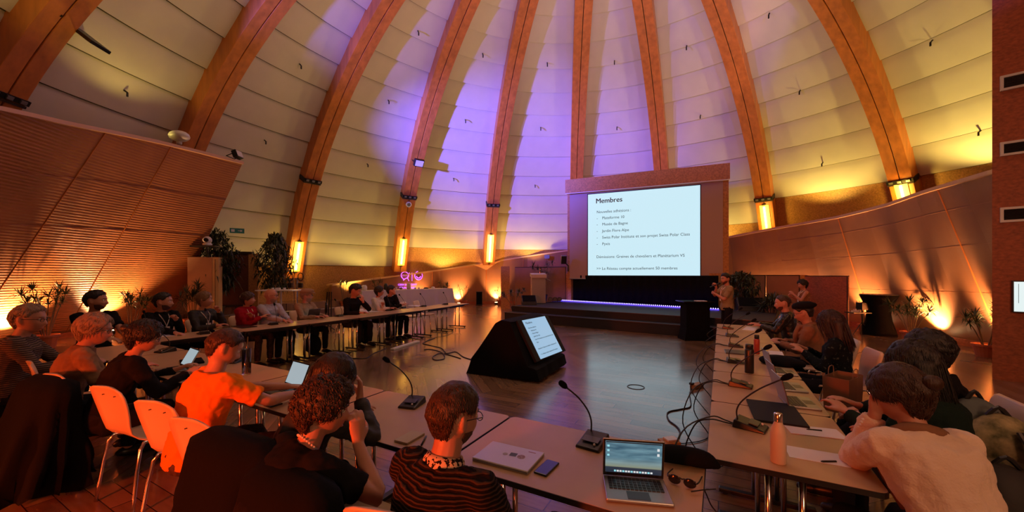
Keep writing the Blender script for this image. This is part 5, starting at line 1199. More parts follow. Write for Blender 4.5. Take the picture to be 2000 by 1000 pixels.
    for sd, sh, el, wrp, fwv, pmv, cu in arms:
        full = [(sh - lat * sd * .06 * s, .058), (sh - up2 * .0, .064), (sh.lerp(el, .35), .058), (sh.lerp(el, .7), .052), (el, .050), (el.lerp(wrp, .35), .050), (el.lerp(wrp, .75), .040), (el.lerp(wrp, .98), .036)]
        if sleeve < .2: cut = 2; full = [(full[0][0], .048), (sh, .054)]
        elif sleeve < .75: cut = None; full = full[:3] + [(sh.lerp(el, min(.98, sleeve * 1.35)), .060)]
        m.tube([q[0] for q in full], [(q[1] + wr * .3) * s for q in full], 14, smooth=2)
    tm_ = top_mat or MT[top]
    remeshed(m, 'top', tm_, root, max(vox, .009), 3, .030, .075)
    m = MB(); rs = [oval(pel + up1 * z * s, lat0, fr0, (hx * girth + .012) * s, (hy_ * girth + .012) * s) for z, hx, hy_ in ((.07, .148, .108), (.03, .158, .115), (-.03, .16, .118), (-.075, .13, .10), (-.10, .06, .05))]; m.rings(rs)
    for h, k, a in zip(hips, kn, an): m.tube([h - (k - h).normalized() * .02, h.lerp(k, .5), k, k.lerp(a, .3), a.lerp(k, .04)], [.092 * s, .080 * s, .064 * s, .062 * s, .052 * s], 14, smooth=2)
    remeshed(m, 'trousers', MT[pants], root, .012, 2, .018, .1)
    for a in an:
        m = MB(); m.tube([a + V((0, -.055, -.035)), a + V((0, -.03, -.03)), a + V((0, .05, -.036)), a + V((0, .13, -.047)), a + V((0, .19, -.052))], [.030, .042, .044, .040, .024], 12, smooth=2, roundcap=True)
        m.v = [(x, y, max(.001, z)) for x, y, z in m.v]; m.build('shoe', MT[shoes], root, smooth=True)
    # ---- face
    for q in (-1, 1):
        m = MB(); m.ball(Hm @ V((q * .031, .0775, .001)), .0112 * hk, 12); e = m.build('eyeball', MT['eye'], root, smooth=True)
        m = MB(); m.ball(Hm @ V((q * .031, .0845, .000)), .0056 * hk, 8); m.build('iris', MT['iris'], e, smooth=True)
        m = MB(); m.tube([Hm @ (head_pt(V((q * x_, math.sqrt(1 - x_ * x_ - z_ * z_), z_)), fem) + V((0, .002, 0))) for x_, z_ in ((.16, .17), (.36, .215), (.56, .19))], [.003, .0042, .002], 6, smooth=2, flat=.7); m.build('eyebrow', MT[hmat if hmat != 'hairgrey' else 'hairgrey'], root, smooth=True)
    m = MB(); m.tube([Hm @ (head_pt(V((x_, math.sqrt(1 - x_ * x_ - .39), -.625)).normalized(), fem) + V((0, .000, -.0))) for x_ in (-.28, -.1, .1, .28)], [.001, .0048, .0048, .001], 6, smooth=2, flat=.7); m.build('lips', MT['lips'], root, smooth=True)
    # ---- hair
    if hair:
        m = MB(); nz_ = V((seed * 3.1, 0, 0)); D_ = uv_dirs(56, 40)
        def hp_(d):
            k = hair_mask(d, hair); p = head_pt(d, fem); nn = p.normalized(); w_ = noise.noise(d * (5 if not curlr else 9) + nz_) * thick * (.55 if not curlr else .8)
            return p + nn * ((thick * (1.15 if d.z > .3 else 1) + w_ + .003) * k - .010 * (1 - k))
        m.rings([[Hm @ hp_(d) for d in r] for r in D_])
        if bun: m.ball(Hm @ V((0, -.105 - bun * .4, .045)), bun * hk, 14, sc=(1.1, .9, 1))
        if fall:      # long hair hanging behind and beside the neck
            L_, w0, w1, dp = fall; rs = []
            for i in range(9):
                t_ = i / 8; c = Hm @ V((0, -.055 - .012 * math.sin(t_ * 3), .03)) + V((0, 0, -L_ * t_)) + (HR @ V((0, -.02 * t_, 0))); ww = (w0 + (w1 - w0) * t_) * (1 if i < 8 else .8); dd_ = dp * (1 - .3 * t_)
                rs.append([c + HR @ V((math.cos(2 * PI * j / 20) * ww * (1 + .06 * math.sin(j * 2.7 + i)), math.sin(2 * PI * j / 20) * dd_, .012 * math.sin(j * 3.1) * (i == 8))) for j in range(20)])
            m.rings(rs)
        if nlocks: locks(m, Hm, hair, thick, nlocks, lockL, lockr, seed, curlr, dropz=(-.05 if fall or hair in ('long', 'bob') and lockL > .12 else None), s=hk)
        m.build('hair', MT[hmat], root, smooth=True)
    if beard:
        m = MB()
        def bp_(d):
            a = abs(math.degrees(math.atan2(d.x, d.y))); z0 = -.49 - .07 * (a > 16) + (.0 if a < 18 else .22 * sm(18, 62, a)); k = sm(z0 + .06, z0 - .06, d.z) if False else (1 - sm(z0 - .06, z0 + .06, d.z)); k *= 1 - sm(82, 98, a); k *= sm(-1.02, -.93, d.z) if False else 1
            if a < 15 and -.68 < d.z < -.55: k = 0
            p = head_pt(d, fem); return p + p.normalized() * ((beard * .35 + noise.noise(d * 11) * .0015) * k - .010 * (1 - k))
        m.rings([[Hm @ bp_(d) for d in r] for r in uv_dirs(56, 44)]); m.build('beard', MT['beardgrey' if hmat == 'hairgrey' else 'beard'], root, smooth=True)
    if glasses:
        g = MB()
        for q in (-1, 1):
            g.tube([Hm @ V((q * .032 + .021 * math.cos(rad(a)), .097, -.002 + .016 * math.sin(rad(a)))) for a in range(0, 361, 30)], .0018 * hk, 6)
            g.tube([Hm @ V((q * .054, .097, .004)), Hm @ V((q * .075, .075, .006)), Hm @ V((q * .080, .0, .004)), Hm @ V((q * .079, -.015, -.008))], .0018 * hk, 6)
        g.tube([Hm @ V((-.011, .098, .002)), Hm @ V((0, .101, .004)), Hm @ V((.011, .098, .002))], .0018 * hk, 6); g.build('glasses', MT['blackplastic'], root)
    if lanyard:
        m = MB(); a_ = [nb + up2 * .012 - lat * .062 + fr * .01, nb - up2 * .05 - lat * .055 + fr * .098, chest - up2 * .03 + fr * .136 - lat * .012]; c_ = [nb + up2 * .012 + lat * .062 + fr * .01, nb - up2 * .05 + lat * .055 + fr * .098, chest - up2 * .03 + fr * .136 + lat * .012]
        dn = chest - up2 * (.10 if stand else .07) + fr * .138
        for pp in (a_, c_): m.tube([p for p in pp] + [dn], .0045, 5, smooth=2, flat=2)
        l_ = m.build('lanyard', MT['paper'], root); m = MB(); m.box(dn - up2 * .055 + fr * .004, (.085, .004, .11), M=Matrix((lat, fr, up2)).transposed()); m.build('badge', MT['paper'], l_)
    if extra: extra(root, dict(Hm=Hm, HR=HR, nb=nb, up=up2, lat=lat, fr=fr, chest=chest, pel=pel, hk=hk, arms=arms, s=s, shl=shl, shr=shr))
    return root
MT['beard'] = mat('dark_beard', (.085, .036, .022), .8, bump=.6, bscale=120)
MT['beardgrey'] = mat('grey_beard', (.30, .21, .16), .8, bump=.6, bscale=90)
MT['lips'] = mat('lips', (.30, .09, .07), .45)
MT['pants_dark'] = mat('dark_trousers', (.010, .010, .014), .85)
MT['pants_grey'] = mat('patterned_trousers', (.09, .05, .04), .85, var=.6, scale=30)
MT['denim'] = mat('dark_denim', (.02, .03, .06), .85, bump=.2, bscale=90)
MT['t_black'] = mat('black_jersey', (.008, .007, .008), .9, bump=.25, bscale=25)
MT['t_orange'] = mat('orange_jersey', (.80, .20, .008), .9, bump=.15, bscale=30)
MT['t_red'] = mat('red_fleece', (.28, .008, .020), .9, bump=.2, bscale=30)
MT['t_pale'] = mat('pale_blue_shirt', (.34, .36, .46), .85, bump=.3, bscale=14)
MT['t_white'] = mat('white_shirt', (.55, .52, .52), .85, bump=.3, bscale=14)
MT['t_beige'] = mat('beige_jacket', (.30, .20, .13), .9, bump=.3, bscale=14)
MT['t_tan'] = mat('tan_jacket', (.28, .155, .085), .9, bump=.3, bscale=12, var=.3, scale=10)
MT['t_coat'] = mat('brown_coat', (.27, .14, .08), .95, bump=.4, bscale=18, var=.25)
MT['t_olive'] = mat('olive_tshirt', (.30, .235, .13), .9, bump=.2, bscale=20)
MT['t_cream'] = mat('cream_knit', (.72, .56, .43), .95, bump=.35, bscale=120, sheen=.3)
MT['t_green'] = mat('dark_green_knit', (.008, .018, .014), .9, bump=.3, bscale=60)
MT['t_dark'] = mat('charcoal_jacket', (.020, .018, .018), .7, bump=.3, bscale=20)
MT['leather'] = mat('dark_leather', (.012, .011, .010), .35, bump=.3, bscale=25)
MT['t_floral'] = mat('dark_floral', (.006, .010, .014), .85, var=.9, scale=34, alt=(.006, .010, .014)); _n, _l, _b = nodes(MT['t_floral'])
for _q in _n:
    if _q.type == 'VALTORGB': _q.color_ramp.elements[0].position = .60; _q.color_ramp.elements[1].position = .68; _q.color_ramp.elements[1].color = (.07, .10, .09, 1)
MT['k_grey'] = stripes('grey_striped_knit', (.045, .03, .025), (.16, .11, .085), 17, 'Z', .25, .95, distort=.6, bump=.5)
MT['k_brown'] = stripes('brown_ribbed_knit', (.010, .006, .005), (.060, .034, .024), 24, 'Z', .10, .95, distort=.6, bump=.8, frac=.62)
MT['leopard'] = mat('leopard_print', (.75, .55, .38), .9, var=1, scale=75, alt=(.02, .012, .01)); _n, _l, _b = nodes(MT['leopard'])
for _q in _n:
    if _q.type == 'VALTORGB': _q.color_ramp.elements[0].position = .47; _q.color_ramp.elements[1].position = .50

# draped coat over a chair back: a hanging bell of cloth
def draped_coat(x, y, rz, label, w_=.27, d_=.10, zt=.87, zb=.22, col='black', flare=1.25, seed=1, tilt=0, chair_x=None):
    m = MB(); rs = []; n = 40; K = 16
    for i in range(K + 1):
        t_ = i / K; z = zt - (zt - zb) * t_; k = (sm(0, .08, t_) * .35 + .65) * (1 + (flare - 1) * t_)
        r = []
        for j in range(n):
            a = 2 * PI * j / n; f = 1 + (.14 + .16 * t_) * math.sin(j * 1.35 + seed + 1.5 * math.sin(t_ * 3 + seed)) * t_ + .12 * noise.noise(V((math.cos(a) * 2, t_ * 4, seed)))
            hw, hd = w_ * k, d_ * (.7 + .9 * t_) * (.45 if i == 0 else 1)
            sx_ = abs(math.cos(a)) ** .6 * (1 if math.cos(a) > 0 else -1)
            r.append(V((sx_ * hw * f, math.sin(a) * hd * f + tilt * t_ - .02, z + (.05 * math.sin(j * .8 + seed) if i == K else 0))))
        rs.append(r)
    m.rings(rs); o = m.build('draped_coat', MT[col], smooth=True); o.location = (x, y, 0); o.rotation_euler = (0, 0, rz); return tag(o, label, 'coat')
# ------------------------------------------------------------------ who sits where
def loc_for(px, Y=None, X=None):
    u = (px - 1000) / F; r = V((u * cT - sT, u * sT + cT)); t = (Y / r.y) if Y is not None else (X / r.x); return r * t
TST = globals().get('ONLY')
def want(k): return TST is None or k in TST
# --- near row, seen from behind, facing the hall (+Y)
def necklace(root, g):
    m = MB(); c = g['nb'] + g['up'] * .018
    pts = [c + g['lat'] * (math.cos(rad(a)) * .066) + g['fr'] * (math.sin(rad(a)) * .060 - .002) - g['up'] * (.018 * math.sin(rad(a)) + .0) for a in range(0, 361, 12)]
    for p in pts: m.ball(p, .0052, 6)
    m.build('necklace', MT['paper'], root)
def print_letters(root, g):
    for k, t in enumerate(('ALWA', 'ALWA')):
        p = g['chest'] + g['up'] * (.10 - .085 * k) - g['fr'] * (.128) - g['lat'] * -.02
        text(t, 'shirt_lettering', MT['t_beige'], root, frame(p - g['lat'] * -.10, -g['lat'] * -1, g['up']), .058, .001)
def leopard_collar(root, g):
    m = MB(); c = g['nb'] + g['up'] * .014 - g['fr'] * .004; n = 24; rs = []
    for h_, rx, ry in ((-.030, .098, .082), (.012, .082, .070), (.030, .070, .062), (.026, .062, .055), (-.02, .06, .05)):
        rs.append([c + g['up'] * h_ + g['lat'] * (math.cos(2 * PI * k / n) * rx) + g['fr'] * (math.sin(2 * PI * k / n) * ry) for k in range(n)])
    m.rings(rs, cap=False); m.build('collar', MT['leopard'], root, smooth=True)
def strings(root, g):
    m = MB()
    for q in (-1, 1): m.tube([g['nb'] + g['lat'] * q * .05 + g['fr'] * .075 - g['up'] * .01, g['nb'] + g['lat'] * q * .045 + g['fr'] * .125 - g['up'] * .09, g['chest'] + g['lat'] * q * .04 + g['fr'] * .152 - g['up'] * .05], .005, 6, smooth=2)
    m.build('drawstring', MT['paper'], root)
    m = MB(); c = g['nb'] + g['up'] * .01 - g['fr'] * .03; m.tube([c + g['lat'] * (math.cos(rad(a)) * .085) + g['fr'] * (math.sin(rad(a)) * .075) for a in range(0, 361, 24)], .024, 8); m.build('hood', root.get('_m', MT['t_red']), root, smooth=True)
def flatcap(root, g):
    m = MB(); Hm = g['Hm']
    m.rings([[Hm @ V((math.cos(2 * PI * k / 28) * .088 * r, math.sin(2 * PI * k / 28) * (.108 * r) + yo, z)) for k in range(28)] for r, z, yo in ((.96, .045, 0), (1.04, .062, .004), (1.08, .085, .012), (.95, .112, .016), (.6, .128, .01), (.2, .132, .005))])
    m.rings([[Hm @ V((math.cos(2 * PI * k / 20) * .07, .085 + math.sin(2 * PI * k / 20) * .062, .052 + z - .35 * max(0, math.sin(2 * PI * k / 20)) * .04)) for k in range(20)] for z in (0, .012)])
    m.build('flat_cap', MT['t_beige'], root, smooth=True)
def beret(root, g):
    m = MB(); Hm = g['Hm'] @ Matrix.Rotation(.25, 4, 'X')
    m.rings([[Hm @ V((math.cos(2 * PI * k / 28) * .098 * r, math.sin(2 * PI * k / 28) * .112 * r - yo, z)) for k in range(28)] for r, z, yo in ((.90, .050, 0), (.98, .058, .0), (1.10, .075, .012), (1.14, .092, .018), (1.0, .114, .018), (.6, .135, .02), (.15, .14, .02))])
    m.build('beret', MT['t_black'], root, smooth=True)
def scarf(mt, r=.04):
    def f(root, g):
        m = MB(); c = g['nb'] + g['up'] * .012
        m.tube([c + g['lat'] * (math.cos(rad(a)) * .088) + g['fr'] * (math.sin(rad(a)) * .080 + .01) + g['up'] * .012 * math.sin(rad(a * 2)) for a in range(0, 361, 24)], r, 10)
        m.tube([c + g['lat'] * -.05 + g['fr'] * .09, c + g['lat'] * -.07 + g['fr'] * .15 - g['up'] * .12, c + g['lat'] * -.04 + g['fr'] * .16 - g['up'] * .28], [r, r * 1.1, r * .9], 8, smooth=3)
        m.build('scarf', MT[mt], root, smooth=True)
    return f
def wearing(*fs):
    def f(root, g):
        for q in fs: q(root, g)
    return f
def cuff_buttons(root, g):
    a = [q for q in g['arms'] if q[0] == -1][0]; el, w_ = a[2], a[3]; v = (w_ - el); n = v.normalized().cross(g['fr']).normalized()
    for k in range(6):
        m = MB(); m.ball(el + v * (.62 + .06 * k) - g['lat'] * .043 , .006, 8); m.build('cuff_button', MT['paper'], root, smooth=True)
def head_glasses(root, g):
    m = MB(); Hm = g['Hm']
    for q in (-1, 1): m.ball(Hm @ V((q * .034, .075, .098)), .024, 10, sc=(1, .5, .7)); m.tube([Hm @ V((q * .058, .07, .095)), Hm @ V((q * .095, .0, .06)), Hm @ V((q * .095, -.03, .03))], .003, 6)
    m.build('sunglasses', MT['blackgloss'], root)
def mic_in_hand(root, g):
    a = [q for q in g['arms'] if q[0] == 1][0]; w_ = a[3]; h_ = w_ + V((-.03, .055, .045)); tp = g['Hm'] @ V((.0, .135, -.085))
    m = MB(); v = (tp - h_).normalized(); m.tube([h_ - v * .10, h_ + v * .05, h_ + v * .09], [.013, .016, .018], 10); o = m.build('handheld_microphone', MT['blackplastic'], None, smooth=True)
    m = MB(); m.ball(h_ + v * .115, .027, 12); b = m.build('microphone_grille', MT['blackplastic'], o, smooth=True)
    o.matrix_world = root.matrix_basis; tag(o, 'black handheld microphone held up by the presenter', 'microphone')

if want('7'):
    x, y = -.86, 1.02; R7 = person('man in a brown ribbed jumper with leopard collar and glasses, back to camera', (-.93, 1.02), rad(-4), lean=15, hy=-14, hp=8, hair='short', hmat='hairbrown', thick=.010, nlocks=1500, lockL=.050, lockr=.0020, beard=.006, glasses=1,
        top='k_brown', collar=None, extra=leopard_collar, vox=.0065, hand_l=(-.22, .50, .62), hand_r=(.28, .46, .62), seat=.35, s=1.02, headk=1.02, seed=3, wr=.020, girth=1.08)
if want('6'):
    person('person with dark curly hair, black T-shirt and a pale bead necklace, chin in hand', (-1.64, .80), rad(-8), lean=31, side=2, hy=-30, hp=8, hair='curly', hmat='hairbrown', thick=.030, nlocks=1300, lockL=.050, lockr=.0030, curlr=.008,
        top='t_black', sleeve=.5, extra=necklace, vox=.0065, hand_r=(.12, .42, .88), pole_r=(.9, .1, -1), fwd_r=(-.25, .1, 1), palm_r=(-1, .1, 0), curl_r=.9, hand_l=(-.1, .42, .60), fem=.7, s=.98, seat=.385, headk=1.02, seed=6, wr=.014)
if want('5'):
    person('person with long black hair in a dark lettered top resting a hand on the face', (-1.97, 1.10), rad(-12), lean=30, hy=-20, hp=12, hair='long', hmat='hairdark', thick=.014, nlocks=500, lockL=.20, lockr=.0022, fall=(.34, .085, .11, .05),
        top='t_dark', extra=print_letters, vox=.008, hand_r=(.00, .46, .92), pole_r=(.8, .3, -1), fwd_r=(-.2, .1, 1), palm_r=(-.3, -1, 0), curl_r=.9, hand_l=(-.15, .45, .775), fem=1, s=.97, seat=.42, seed=5)
if want('4'):
    person('person with short brown hair in a bright orange T-shirt typing on a laptop', (-2.97, 1.16), rad(-6), lean=14, hy=-10, hp=26, hair='short', hmat='hairbrown', thick=.009, nlocks=1000, lockL=.045, lockr=.0020,
        top='t_orange', sleeve=.58, vox=.007, hand_l=(-.02, .62, .785), hand_r=(.17, .57, .785), pole_r=(1, -.1, -.7), curl_l=.35, curl_r=.35, fem=.2, s=1.0, seat=.42, girth=1.12, pants='pants_grey', seed=4, headk=1.02, wr=.020)
if want('3'):
    person('dark-haired person in a black top using the bright-screened laptop', (-4.34, 1.10), rad(-8), lean=22, hy=-14, hp=16, hair='bob', hmat='hairdark', thick=.02, nlocks=450, lockL=.10, lockr=.0035, curlr=.006, bun=.035, glasses=1,
        top='t_black', sleeve=1, vox=.009, hand_l=(-.15, .48, .78), hand_r=(.12, .50, .78), fem=1, s=1.0, seat=.41, seed=8, headk=1.08)
if want('2'):
    person('grey-blond person in a tan jacket leaning on the far left of the near row', (-4.98, 1.0), rad(-12), lean=18, hy=-22, hp=8, hair='bob', hmat='hairgrey', thick=.018, nlocks=450, lockL=.09, lockr=.003, glasses=1,
        top='t_tan', collar=.03, vox=.009, hand_l=(-.05, .45, .78), hand_r=(.16, .46, .78), s=1.0, seat=.43, seed=9, headk=1.16, wr=.022)
if want('1'):
    person('grey-haired man in a grey striped jumper at the far left edge', (-6.0, .88), rad(-20), lean=10, hy=-20, hp=4, hair='short', hmat='hairgrey', thick=.014, nlocks=400, lockL=.06, lockr=.003, glasses=1,
        top='k_grey', collar=.015, vox=.010, hand_l=(.0, .50, .78), hand_r=(.20, .48, .78), s=1.04, seat=.44, seed=10, girth=1.15, headk=1.14, wr=.020)
# --- left row, facing right (+X), heads turned to the screen
def left(px, X, **k):
    p = loc_for(px, X=X); lab = k.pop('lab'); fc = k.pop('face', -90); k['thick'] = k.get('thick', .012) * .6; k.setdefault('lockr', .0032); k.setdefault('nlocks', 260); return person(lab, (p.x, p.y), rad(fc), vox=.010, **k)
if want('L'):
    left(183, -7.9, lab='man with dark hair and a black shirt at the corner, before the glowing wall', lean=2, face=-80, hy=42, hair='short', hmat='hairdark', thick=.018, beard=.006, top='t_black', sleeve=.6, hand_l=(-.1, .50, .80), hand_r=(.05, .45, .78), s=1.06, headk=1.14, seat=.48, girth=1.1)
    left(312, -7.75, lab='bearded man in a black hoodie with a white lanyard', lean=4, face=-78, hy=42, hair='short', hmat='hairdark', thick=.015, beard=.010, top='t_black', collar=.02, lanyard=1, hand_l=(-.05, .28, .95), hand_r=(.10, .50, .78), s=1.03, headk=1.14, curl_l=1.2)
    left(393, -7.75, lab='blond person in a dark jacket with a lanyard, hand raised to the chest', lean=2, face=-72, hy=40, hair='bob', hmat='hairblond', thick=.013, top='t_dark', lanyard=1, hand_l=(-.10, .24, 1.02), hand_r=(.02, .33, .80), fem=1, s=1.0, headk=1.14, curl_l=1.1, neck_up=.02)
    left(480, -7.75, lab='person in a red hooded sweatshirt with white drawstrings, arms folded', lean=1, face=-74, hy=40, hair='fringe', hmat='hairbrown', thick=.018, top='t_red', extra=strings, hand_l=(.10, .22, .90), hand_r=(-.08, .26, .86), fem=.6, s=.98, headk=1.12, girth=1.15, pants='pants_grey')
    left(524, -7.78, lab='bald man with glasses in a pale blue shirt', lean=3, face=-80, hy=38, hair=None, hmat='hairgrey', beard=.003, glasses=1, top='t_pale', collar=.02, hand_l=(-.02, .50, .79), hand_r=(.08, .50, .79), s=1.04, headk=1.12, girth=1.1)
    left(594, -7.72, lab='man in a beige flat cap and beige jacket with a grey beard', lean=3, face=-78, hy=40, hair='rim', hmat='hairgrey', thick=.014, beard=.020, glasses=1, top='t_beige', extra=flatcap, hand_l=(-.12, .40, .79), hand_r=(.10, .40, .79), s=1.0, headk=1.12, collar=.02)
    left(684, -7.68, lab='dark-haired man in a black jacket holding his face in his hands', lean=12, face=-88, hy=34, hp=22, hair='short', hmat='hairdark', thick=.030, top='t_black', collar=.02, hand_l=(-.05, .37, 1.02), hand_r=(.12, .46, .79), fwd_l=(.1, -.1, 1), palm_l=(0, -1, 0), s=1.12, headk=1.14, girth=1.1, pole_l=(-.8, .3, -1))
    left(737, -7.70, lab='person with dark hair in a white shirt, arms folded', lean=2, face=-80, hy=45, hair='bob', hmat='hairdark', thick=.022, top='t_white', collar=.02, hand_l=(.10, .24, .90), hand_r=(-.05, .35, .80), fem=1, s=1.02, headk=1.08)
    left(760, -7.70, lab='person in a black sweater over a white collar, chin on hand', lean=2, face=-78, hy=42, hair='short', hmat='hairdark', thick=.020, top='t_black', collar=.015, hand_l=(-.02, .16, 1.13), hand_r=(-.05, .35, .86), fwd_l=(0, -.1, 1), palm_l=(0, -1, .2), s=1.03, headk=1.08, curl_l=1.3)
# --- right row, facing left (-X)
if want('24'):
    person('person in a cream knit cardigan with brown hair, leaning on the near right table', (.84, 2.10), rad(26), lean=27, hy=18, hp=16, hair='bob', hmat='hairbrown', thick=.014, nlocks=1200, lockL=.075, lockr=.0022, bun=.032,
        top='t_cream', collar=.025, vox=.0065, hand_l=(-.07, .34, 1.0), pole_l=(-.1, .4, -1), fwd_l=(.10, -.05, 1), palm_l=(.2, -1, .1), curl_l=.7, hand_r=(.12, .45, .80), fem=1, s=1.0, seat=.42, extra=wearing(scarf('t_coat', .026), cuff_buttons), seed=24, wr=.022, girth=1.05, pants='pants_dark')
if want('R'):
    person('person with long dark hair in a dark green jumper, beyond the cream cardigan', (1.10, 3.02), rad(62), lean=10, hy=-10, hp=4, hair='long', hmat='hairdark', thick=.016, nlocks=900, lockL=.24, lockr=.0026, fall=(.30, .10, .13, .06),
        top='t_green', vox=.008, hand_l=(-.1, .40, .79), hand_r=(.12, .40, .79), fem=.8, s=.98, seat=.40, seed=22, girth=1.15, wr=.02)
    person('dark-haired person in black with glasses pushed up, hands in the lap', (1.33, 3.62), rad(80), lean=6, hy=-20, hp=10, hair='bob', hmat='hairdark', thick=.028, nlocks=300, lockL=.12, lockr=.003, extra=head_glasses,
        top='t_black', vox=.009, hand_l=(-.06, .42, .66), hand_r=(.08, .42, .66), fem=.8, s=.94, seat=.42, seed=23, knees=(((.12, .48, .56), (-.12, .48, .56)), ((.14, .62, .09), (-.12, .60, .09))))
    p = loc_for(1640, X=1.12); person('person with long auburn hair in a dark floral top beside the paper bag', (p.x, p.y), rad(76), lean=4, hy=0, hp=8, hair='long', hmat='hairred', thick=.018, nlocks=500, lockL=.26, lockr=.0035, fall=(.34, .11, .14, .07),
        top='t_floral', vox=.010, hand_l=(-.1, .30, .80), hand_r=(.12, .30, .80), fem=1, s=.98, seat=.38, seed=21, glasses=1, headk=1.08)
    p = loc_for(1590, X=1.08); person('person in a black beret, glasses and a brown coat writing on the lap', (p.x, p.y), rad(84), lean=8, hy=-12, hp=20, hair='short', hmat='hairdark', thick=.012, glasses=1, extra=wearing(beret, scarf('t_coat', .03)),
        top='t_coat', collar=.02, vox=.010, hand_l=(-.06, .36, .72), hand_r=(.10, .32, .74), s=1.0, seat=.39, seed=20, headk=1.08, wr=.03)
    p = loc_for(1545, X=1.02); person('man with cropped hair in a dark leather jacket, farthest on the right row', (p.x, p.y), rad(84), lean=8, hy=4, hp=6, hair='buzz', hmat='hairbrown', thick=.007, beard=.004, top='leather', collar=.03, vox=.010,
        hand_l=(-.1, .42, .79), hand_r=(.14, .46, .79), s=1.0, seat=.42, seed=19, headk=1.12, wr=.02, lanyard=1)
if want('P'):
    p = loc_for(1420, Y=10.0); person('presenter in an olive T-shirt with a white badge, speaking into a microphone', (p.x, p.y), rad(110), lean=0, hy=22, hp=2, hair='short', hmat='hairdark', thick=.018, beard=.012, top='t_olive', sleeve=.6, stand=True, lanyard=1,
        vox=.009, hand_r=(.02, .22, 1.36), pole_r=(.9, -.2, -1), fwd_r=(-.25, .35, .9), palm_r=(-.6, 1, 0), curl_r=1.5, hand_l=(.0, .26, 1.22), fwd_l=(.9, .3, .2), palm_l=(0, -1, 0), s=.965, headk=1.08, seed=30, extra=mic_in_hand, wr=.02, curl_l=1.0)
    p = loc_for(1570, Y=11.3) if 0 else atd(1572, Y0, 9.6); person('standing woman with dark curly hair, white lanyard and bare arms by the partition', (p.x, p.y), rad(100), lean=2, hy=10, hp=8, hair='curly', hmat='hairdark', thick=.028, nlocks=150, lockL=.05, lockr=.004, curlr=.007, top='t_coat', sleeve=.1, stand=True, lanyard=1,
        vox=.009, hand_r=(.10, .26, 1.10), hand_l=(-.06, .26, 1.16), palm_l=(1, 0, 0), palm_r=(-1, 0, 0), fem=1, s=.87, headk=1.08, seed=31, curl_l=1.2, curl_r=1.2)
# --- chairs
ch = []
chair0.scale = (1.06, 1.06, 1.06)
for k, (x, y, rz, lab) in enumerate([(-5.40, 1.22, -.1, 'at the far left, beside two black coats'), (-3.80, 1.27, .12, 'left of three orange-lit empty backs'), (-3.11, 1.30, .14, 'middle of three orange-lit backs'), (-2.54, 1.27, .10, 'right of three orange-lit backs, behind the orange T-shirt'),
        (-.98, 1.20, .12, 'under the man in the brown ribbed jumper'), (-4.62, 1.20, .1, 'under the black coat behind the tan jacket'), (-2.02, 1.25, 0, 'under the long black coat'), (-1.48, 1.20, 0, 'under the curly-haired person'), (-6.30, 1.22, -.2, 'under the black coat at the far left edge')]):
    chair(x, y, rz, lab)
for x, y, rz, lab in [(-7.85, 5.1, -PI / 2, 'under the man in the flat cap'), (-7.85, 3.95, -PI / 2, 'under the red hoodie'), (-7.85, 4.42, -PI / 2, 'under the bald man'), (-7.85, 6.2, -PI / 2, 'under the man holding his face'), (-7.8, 7.0, -PI / 2, 'under the white shirt'), (-7.8, 7.5, -PI / 2, 'under the black sweater'),
                      (-7.95, 2.75, -PI / 2, 'under the bearded man'), (-7.9, 3.3, -PI / 2, 'under the blond person')]: chair(x, y, rz, lab)
for px_, lab in ((806, 'empty on the left row, left of two'), (831, 'empty on the left row, right of two')):
    p = loc_for(px_, X=-7.75); chair(p.x, p.y, -PI / 2 + .35, lab)
for x, y, rz, lab in [(1.12, 5.35, PI / 2 + .1, 'with a white back right of the brown coat'), (1.02, 4.42, PI / 2 - .6, 'holding the brown paper bag'), (1.12, 7.75, PI / 2, 'under the leather jacket'), (1.15, 6.15, PI / 2, 'under the person in the beret'), (1.22, 2.92, PI / 2 - .4, 'under the dark green jumper'), (.92, 1.95, .45, 'under the cream cardigan'), (1.32, 3.62, PI / 2, 'under the person in black')]: chair(x, y, rz, lab)
# --- coats, bags
draped_coat(-6.20, .95, -.15, 'black coat hung over the chair at the far left edge', .30, .13, .90, .25, seed=2, flare=1.2)
draped_coat(-4.60, .90, .08, 'large black coat hung over the chair behind the tan jacket', .36, .15, .86, .10, seed=3, flare=1.25, tilt=-.10)
draped_coat(-1.96, .96, .05, 'long black coat hung over the chair left of the curly hair', .33, .15, .92, .10, seed=4, flare=1.35)
draped_coat(-1.50, .92, .0, 'black jacket hung over the chair behind the curly-haired person', .27, .13, .89, .12, seed=5, flare=1.2)
draped_coat(1.37, 4.12, PI / 2, 'dark fur-lined jacket over the chair behind the auburn hair', .24, .11, .84, .40, seed=6, col='t_coat')
# brown paper bag on the empty chair
t = empty('paper_bag', (.95, 4.38, .465), PI / 2 - .5, 'brown paper carrier bag standing on the empty chair of the right row', 'bag')
m = MB(); w_, d_, h_ = .17, .09, .30
m.rings([[V((sx_ * w_ * k, sy_ * d_ * k, z)) for sx_, sy_ in ((-1, -1), (0, -1.05), (1, -1), (1, 0), (1, 1), (0, .95), (-1, 1), (-1, 0))] for z, k in ((0, .95), (.15, 1), (h_, 1.02), (h_, .985), (.02, .93))], cap=True); m.build('bag_body', mat('kraft_paper', (.22, .11, .055), .8, bump=.3, bscale=8), t)
for q in (-1, 1):
    m = MB(); m.tube([(-.06, q * .085, h_ - .03), (-.05, q * .085, h_ + .06), (.05, q * .085, h_ + .06), (.06, q * .085, h_ - .03)], .004, 6, smooth=3); m.build('handle', MT['stem'], t)
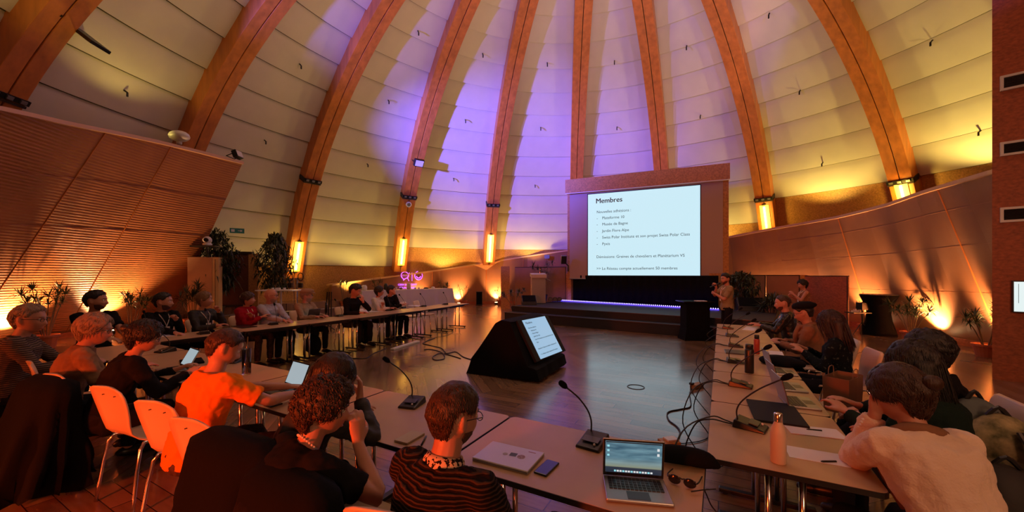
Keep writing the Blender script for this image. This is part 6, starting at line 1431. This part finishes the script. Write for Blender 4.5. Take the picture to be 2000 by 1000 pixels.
# rucksacks hanging right of the cream cardigan
def sack(px, py, d, r, col, label, name='backpack', rz=0, strap='blackplastic', seed=1):
    p = atd(px, py, d); t = empty(name, tuple(p), rz, label, 'bag'); m = MB(); m.ball((0, 0, 0), 1, 36, sc=(r[0], r[1], r[2]))
    m.v = [tuple(V(v) * (1 + .10 * noise.noise(V(v) * 6 + V((seed, 0, 0))) + .03 * noise.noise(V(v) * 19))) for v in m.v]; m.build('bag_body', MT[col] if isinstance(col, str) else col, t, smooth=True)
    m = MB(); m.tube([(r[0] * .3, -r[1] * .8, r[2] * .75), (r[0] * .5, -r[1] * 1.25, r[2] * .2), (r[0] * .4, -r[1] * .95, -r[2] * .6)], .018, 8, smooth=4, flat=.5); m.tube([(-r[0] * .25, 0, r[2] * .95), (0, 0, r[2] * 1.2), (r[0] * .25, 0, r[2] * .95)], .012, 6, smooth=3); m.build('strap', MT[strap], t); 
    m = MB(); m.ball((0, -r[1] * .72, -r[2] * .25), 1, 20, sc=(r[0] * .62, r[1] * .45, r[2] * .40)); m.build('front_pocket', MT[col] if isinstance(col, str) else col, t, smooth=True); return t
camo = mat('camouflage_cloth', (.36, .30, .16), .9, var=1, scale=17, alt=(.05, .06, .03), bump=.3, bscale=30)
sack(1903, 840, 2.35, (.15, .12, .20), mat('grey_blue_cloth', (.10, .12, .12), .9, bump=.4, bscale=20), 'grey-blue rucksack hanging behind the dark green jumper', rz=.3, seed=4)
sack(1950, 885, 2.2, (.17, .14, .22), camo, 'camouflage-patterned rucksack at the right edge of the picture', rz=-.2, seed=7)
sack(1965, 985, 1.95, (.20, .16, .20), 't_dark', 'dark bag below the camouflage rucksack at the lower right corner', name='shoulder_bag', seed=9)
sack(852, 655, 10.2, (.18, .16, .22), 't_black', 'dark backpack under the left row behind the table legs', rz=.2) if 0 else None
p = loc_for(715, X=-7.2)
for px_, X_, lab in ((715, -7.35, 'dark backpack standing under the left row beside the table legs'), (612, -7.3, 'second dark backpack under the left row, nearer the flat-capped man')):
    q = loc_for(px_, X=X_); o = sack(1000, 536, 5, (.17, .14, .22), 't_black', lab, seed=px_); o.location = (q.x, q.y, .235)
